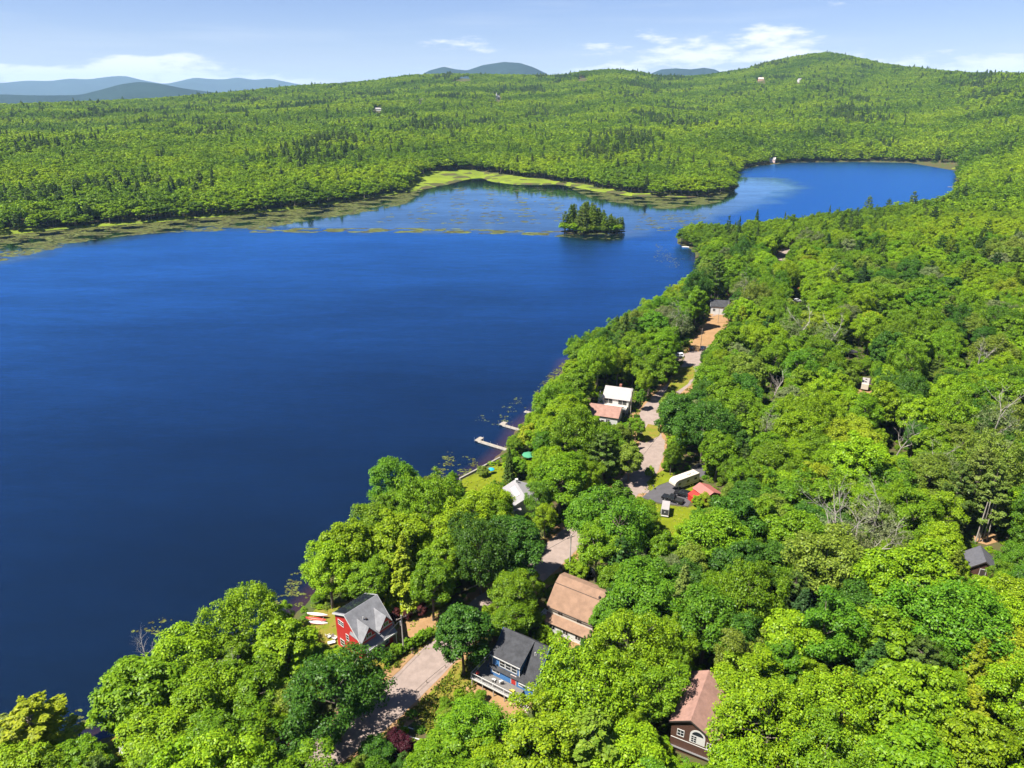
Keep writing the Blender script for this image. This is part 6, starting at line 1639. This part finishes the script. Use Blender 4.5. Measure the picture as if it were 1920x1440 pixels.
lawn_pts = scatter([[(778,1330),(815,1290),(862,1240),(905,1228),(915,1262),(885,1300),(845,1345),(815,1385),(795,1372)], [(708,1258),(745,1228),(800,1200),(815,1200),(770,1232),(720,1268)]], 9, 3, -.25)
tufts('rough_grass', 'rough green and straw grass on the road verge and strip', np.concatenate([vg, lawn_pts]), .12, .45, ((.07, .13, .010), (.14, .17, .015), (.24, .18, .05)), 6)
mown = scatter([[(560,1175),(592,1142),(640,1130),(760,1122),(845,1135),(850,1170),(820,1215),(760,1235),(705,1262),(640,1235),(570,1215)], [(1226,944),(1245,947),(1290,952),(1330,935),(1345,965),(1300,1010),(1275,1040),(1240,1020)], [(868,899),(906,881),(944,866),(968,878),(955,905),(930,935),(890,935),(858,915)], [(1262,690),(1300,686),(1304,700),(1290,720),(1262,740),(1240,748),(1255,720)], [(190,1400),(215,1382),(245,1378),(240,1405),(232,1440),(195,1440)]], 2.5, 4, 0.05)
tufts('lawn_grass', 'short uneven grass on the lawns around the houses', mown, .05, .18, ((.09, .15, .010), (.15, .19, .012), (.22, .19, .04)), 8)

# ---------------------------------------------------------------- the massed wood
rest = [i for i in range(n) if i not in chosen]
P, VAR, ROT, SCL, TNT = [], [], [], [], []
for i in rest:
    t = TREES[i]; near = t['y'] < 520
    lst = {'broad': NEAR_B, 'thin': NEAR_B, 'pine': NEAR_P, 'spruce': NEAR_S}[t['kind']]
    rr = {'broad': 5.2, 'thin': 5.2, 'pine': 4.3, 'spruce': 3.3}[t['kind']]
    P.append((t['x'], t['y'], t['z'])); VAR.append(lst[int(rt.integers(len(lst)))]); ROT.append((0, 0, rt.uniform(0, 6.28)))
    SCL.append((t['r']/rr, t['r']/rr, t['h']/16)); TNT.append((*tint_of(t), 1))
ru = np.random.default_rng(88)                  # knee-high undergrowth on the open forest floor
ux, uy = np.meshgrid(np.arange(-90, 420, 2.3), np.arange(60, 420, 2.3))
ux = ux.ravel() + ru.uniform(-1.1, 1.1, ux.size); uy = uy.ravel() + ru.uniform(-1.1, 1.1, uy.size)
ok_ = (np.abs(np.arctan2(ux, uy)) < .95) & ~((ux < 60) & (uy > 330)); ux, uy = ux[ok_], uy[ok_]
usd = lake_sd(ux, uy); ok_ = usd > .8
rd_ = np.full(len(ux), 1e9)
for p in road_c[::2]: rd_ = np.minimum(rd_, np.hypot(ux - p[0], uy - p[1]))
ok_ &= rd_ > 5.4
for q in SHEETS: ok_ &= ~inside(q, ux, uy)
for p, q in HOUSES: ok_ &= np.hypot(ux - p.x, uy - p.y) > q * .8
ux, uy, usd = ux[ok_], uy[ok_], usd[ok_]; uz = ground_z(ux, uy, usd)
for k in range(len(ux)):
    r0_ = ru.uniform(.45, 1.15)
    P.append((ux[k], uy[k], uz[k] - r0_ * .55)); VAR.append(MID_B[int(ru.integers(len(MID_B)))]); ROT.append((0, 0, ru.uniform(0, 6.28)))
    SCL.append((r0_ / 5.2, r0_ / 5.2, r0_ * 1.5 / 16)); TNT.append((*(np.array(TONES[('lime', 'mid', 'olive', 'green')[int(ru.integers(4))]]) * ru.uniform(.75, 1.1)), 1))
P, VAR, ROT, SCL, TNT = [np.array(a) for a in (P, VAR, ROT, SCL, TNT)]
def belt(r0, r1, step, broad, pines, spruces, seed, grow=0.0, rad=5.6, near_cut=None):
    """trees on all land between two distances from the viewpoint, a jittered lattice in true metres"""
    r = np.random.default_rng(seed)
    w = r1 * .84
    gx_, gy_ = np.meshgrid(np.arange(-w, w, step), np.arange(r0 * .60, r1, step))
    x = gx_.ravel() + r.uniform(-.48, .48, gx_.size) * step; y = gy_.ravel() + r.uniform(-.48, .48, gx_.size) * step
    q = np.hypot(x, y); a = np.arctan2(x, y)
    Dm = np.interp(a, SKA, DIST)
    ok = (q >= r0) & (q < r1) & (np.abs(a) < .70) & (q < Dm + 90)
    x, y, q = x[ok], y[ok], q[ok]
    if r0 < 1500:
        sd = lake_sd(x, y); ok = sd > 2.0
        if near_cut is not None: ok &= ~near_cut(x, y)
        x, y, q, sd = x[ok], y[ok], q[ok], sd[ok]
    else: sd = np.full(len(x), 200.0)
    z = ground_z(x, y, sd)
    # stands: leafy or evergreen
    u = fbm(x, y, 420, 81, 3) + .45 * fbm(x, y, 110, 82, 2); u2 = fbm(x, y, 300, 83, 3)
    m = len(x)
    ev = r.random(m) < np.clip(.025 + .7 * np.clip(u - .38, 0, 1), 0, .7)
    big = r.uniform(.78, 1.28, m)
    hh = np.where(ev, r.uniform(17, 25, m), r.uniform(13, 18, m)) * np.clip(.55 + sd / 40, .55, 1)
    rr = rad * step / 7.6 * big * np.where(ev, .62, 1.0)
    cov_ = covers(x, y, z, hh, rr * .9)
    bx, by, _ = proj(x, y, z); bi, bj = (bx * sx).astype(int), (by * sx).astype(int)
    in_open = np.where((bi >= 0) & (bi < MW) & (bj >= 0) & (bj < MH), mask[np.clip(bj, 0, MH-1), np.clip(bi, 0, MW-1)], False)
    ok = (cov_ < (.14 if r0 < 600 else .25)) & ~in_open
    x, y, z, u, u2, ev, hh, rr = [v[ok] for v in (x, y, z, u, u2, ev, hh, rr)]; m = len(x)
    var = np.empty(m, int); sc = np.empty((m, 3)); tn = np.ones((m, 4))
    sp = r.random(m) < .35
    for k in range(m):
        if not ev[k]: var[k] = broad[int(r.integers(len(broad)))]
        else: var[k] = (spruces if sp[k] else pines)[int(r.integers(len(spruces if sp[k] else pines)))]
    b = np.where(ev, np.where(sp, 3.3, 4.3), 5.2)
    sc[:, 0] = sc[:, 1] = rr / b; sc[:, 2] = hh / 16
    v = np.clip(u2 * .9 + r.normal(0, .33, m), -1, 1)
    lo, mid_, hi = np.array((.070, .145, .009)), np.array((.140, .245, .007)), np.array((.215, .315, .007))
    c = np.where((v < 0)[:, None], mid_ + (lo - mid_) * (-v)[:, None], mid_ + (hi - mid_) * v[:, None])
    cl_, ch_ = np.array((.046, .100, .020)), np.array((.110, .160, .030))
    ce = cl_ + (ch_ - cl_) * np.clip(.45 + .4 * r.normal(0, 1, m) * .6 + v * .3, 0, 1)[:, None]
    tn[:, :3] = np.where(ev[:, None], ce, c) * r.uniform(.84, 1.2, (m, 1))
    rot = np.zeros((m, 3)); rot[:, 2] = r.uniform(0, 6.28, m)
    return np.stack([x, y, z], -1), var, rot, sc, tn
mine = lambda x, y: ((x > -110) & (x < 560) & (y < 470) & ~((x < 60) & (y > 330)))
sets = [(P, VAR, ROT, SCL, TNT),
        belt(380, 700, 6.6, NEAR_B, NEAR_P, NEAR_S, 91, rad=5.0, near_cut=mine),
        belt(700, 1250, 8.4, MID_B, MID_P, MID_S, 92, rad=6.3, near_cut=mine),
        belt(1250, 2000, 8.4, FAR_B, FAR_C[1:], FAR_C[:1], 93, rad=6.0),
        belt(2000, 3650, 9.8, FAR_B, FAR_C[1:], FAR_C[:1], 94, rad=6.0)]
P, VAR, ROT, SCL, TNT = [np.concatenate([s[k] for s in sets]) for k in range(5)]
print('trees: individual', len(sel), 'massed', len(P), [len(s[0]) for s in sets])
me = bpy.data.meshes.new('forest'); me.vertices.add(len(P)); me.vertices.foreach_set('co', P.astype(np.float32).ravel())
for nm, ty, key, arr in (('kind_index', 'INT', 'value', VAR.astype(np.int32)), ('turn', 'FLOAT_VECTOR', 'vector', ROT.astype(np.float32)), ('size', 'FLOAT_VECTOR', 'vector', SCL.astype(np.float32)), ('tint', 'FLOAT_COLOR', 'color', TNT.astype(np.float32))):
    me.attributes.new(nm, ty, 'POINT').data.foreach_set(key, arr.ravel())
forest = link_mesh('forest', me)
tag(forest, 'unbroken green mixed wood covering the far shores and hills', 'forest', kind='stuff')
ng = bpy.data.node_groups.new('wood', 'GeometryNodeTree')
ng.interface.new_socket('Geometry', in_out='INPUT', socket_type='NodeSocketGeometry'); ng.interface.new_socket('Geometry', in_out='OUTPUT', socket_type='NodeSocketGeometry')
gn, gl_ = ng.nodes, ng.links
gi, go = gn.new('NodeGroupInput'), gn.new('NodeGroupOutput')
ci = gn.new('GeometryNodeCollectionInfo'); ci.inputs['Collection'].default_value = src; ci.inputs['Separate Children'].default_value = True; ci.inputs['Reset Children'].default_value = True
ip = gn.new('GeometryNodeInstanceOnPoints'); ip.inputs['Pick Instance'].default_value = True
def named(nm, dt):
    a = gn.new('GeometryNodeInputNamedAttribute'); a.data_type = dt; a.inputs['Name'].default_value = nm; return a.outputs['Attribute']
e2r = gn.new('FunctionNodeEulerToRotation')
gl_.new(gi.outputs[0], ip.inputs['Points']); gl_.new(ci.outputs[0], ip.inputs['Instance']); gl_.new(named('kind_index', 'INT'), ip.inputs['Instance Index'])
gl_.new(named('turn', 'FLOAT_VECTOR'), e2r.inputs[0]); gl_.new(e2r.outputs[0], ip.inputs['Rotation']); gl_.new(named('size', 'FLOAT_VECTOR'), ip.inputs['Scale'])
gl_.new(ip.outputs[0], go.inputs[0])
md = forest.modifiers.new('wood', 'NODES'); md.node_group = ng

# ---------------------------------------------------------------- summer haze
hz = MB().box(-27500, 27500, -1500, 28000, -140, 720).build('haze', None)
hz.data.materials.clear()
hm = bpy.data.materials.new('haze'); hm.use_nodes = True
hn = hm.node_tree.nodes; hn.clear()
ho = hn.new('ShaderNodeOutputMaterial'); pv = hn.new('ShaderNodeVolumePrincipled')
pv.inputs['Color'].default_value = (.45, .68, 1.0, 1); pv.inputs['Density'].default_value = HAZE
pv.inputs['Anisotropy'].default_value = 0.0
hm.node_tree.links.new(pv.outputs[0], ho.inputs['Volume'])
hz.data.materials.append(hm)
tag(hz, 'thin pale summer haze over the lake and hills', 'haze', kind='stuff')
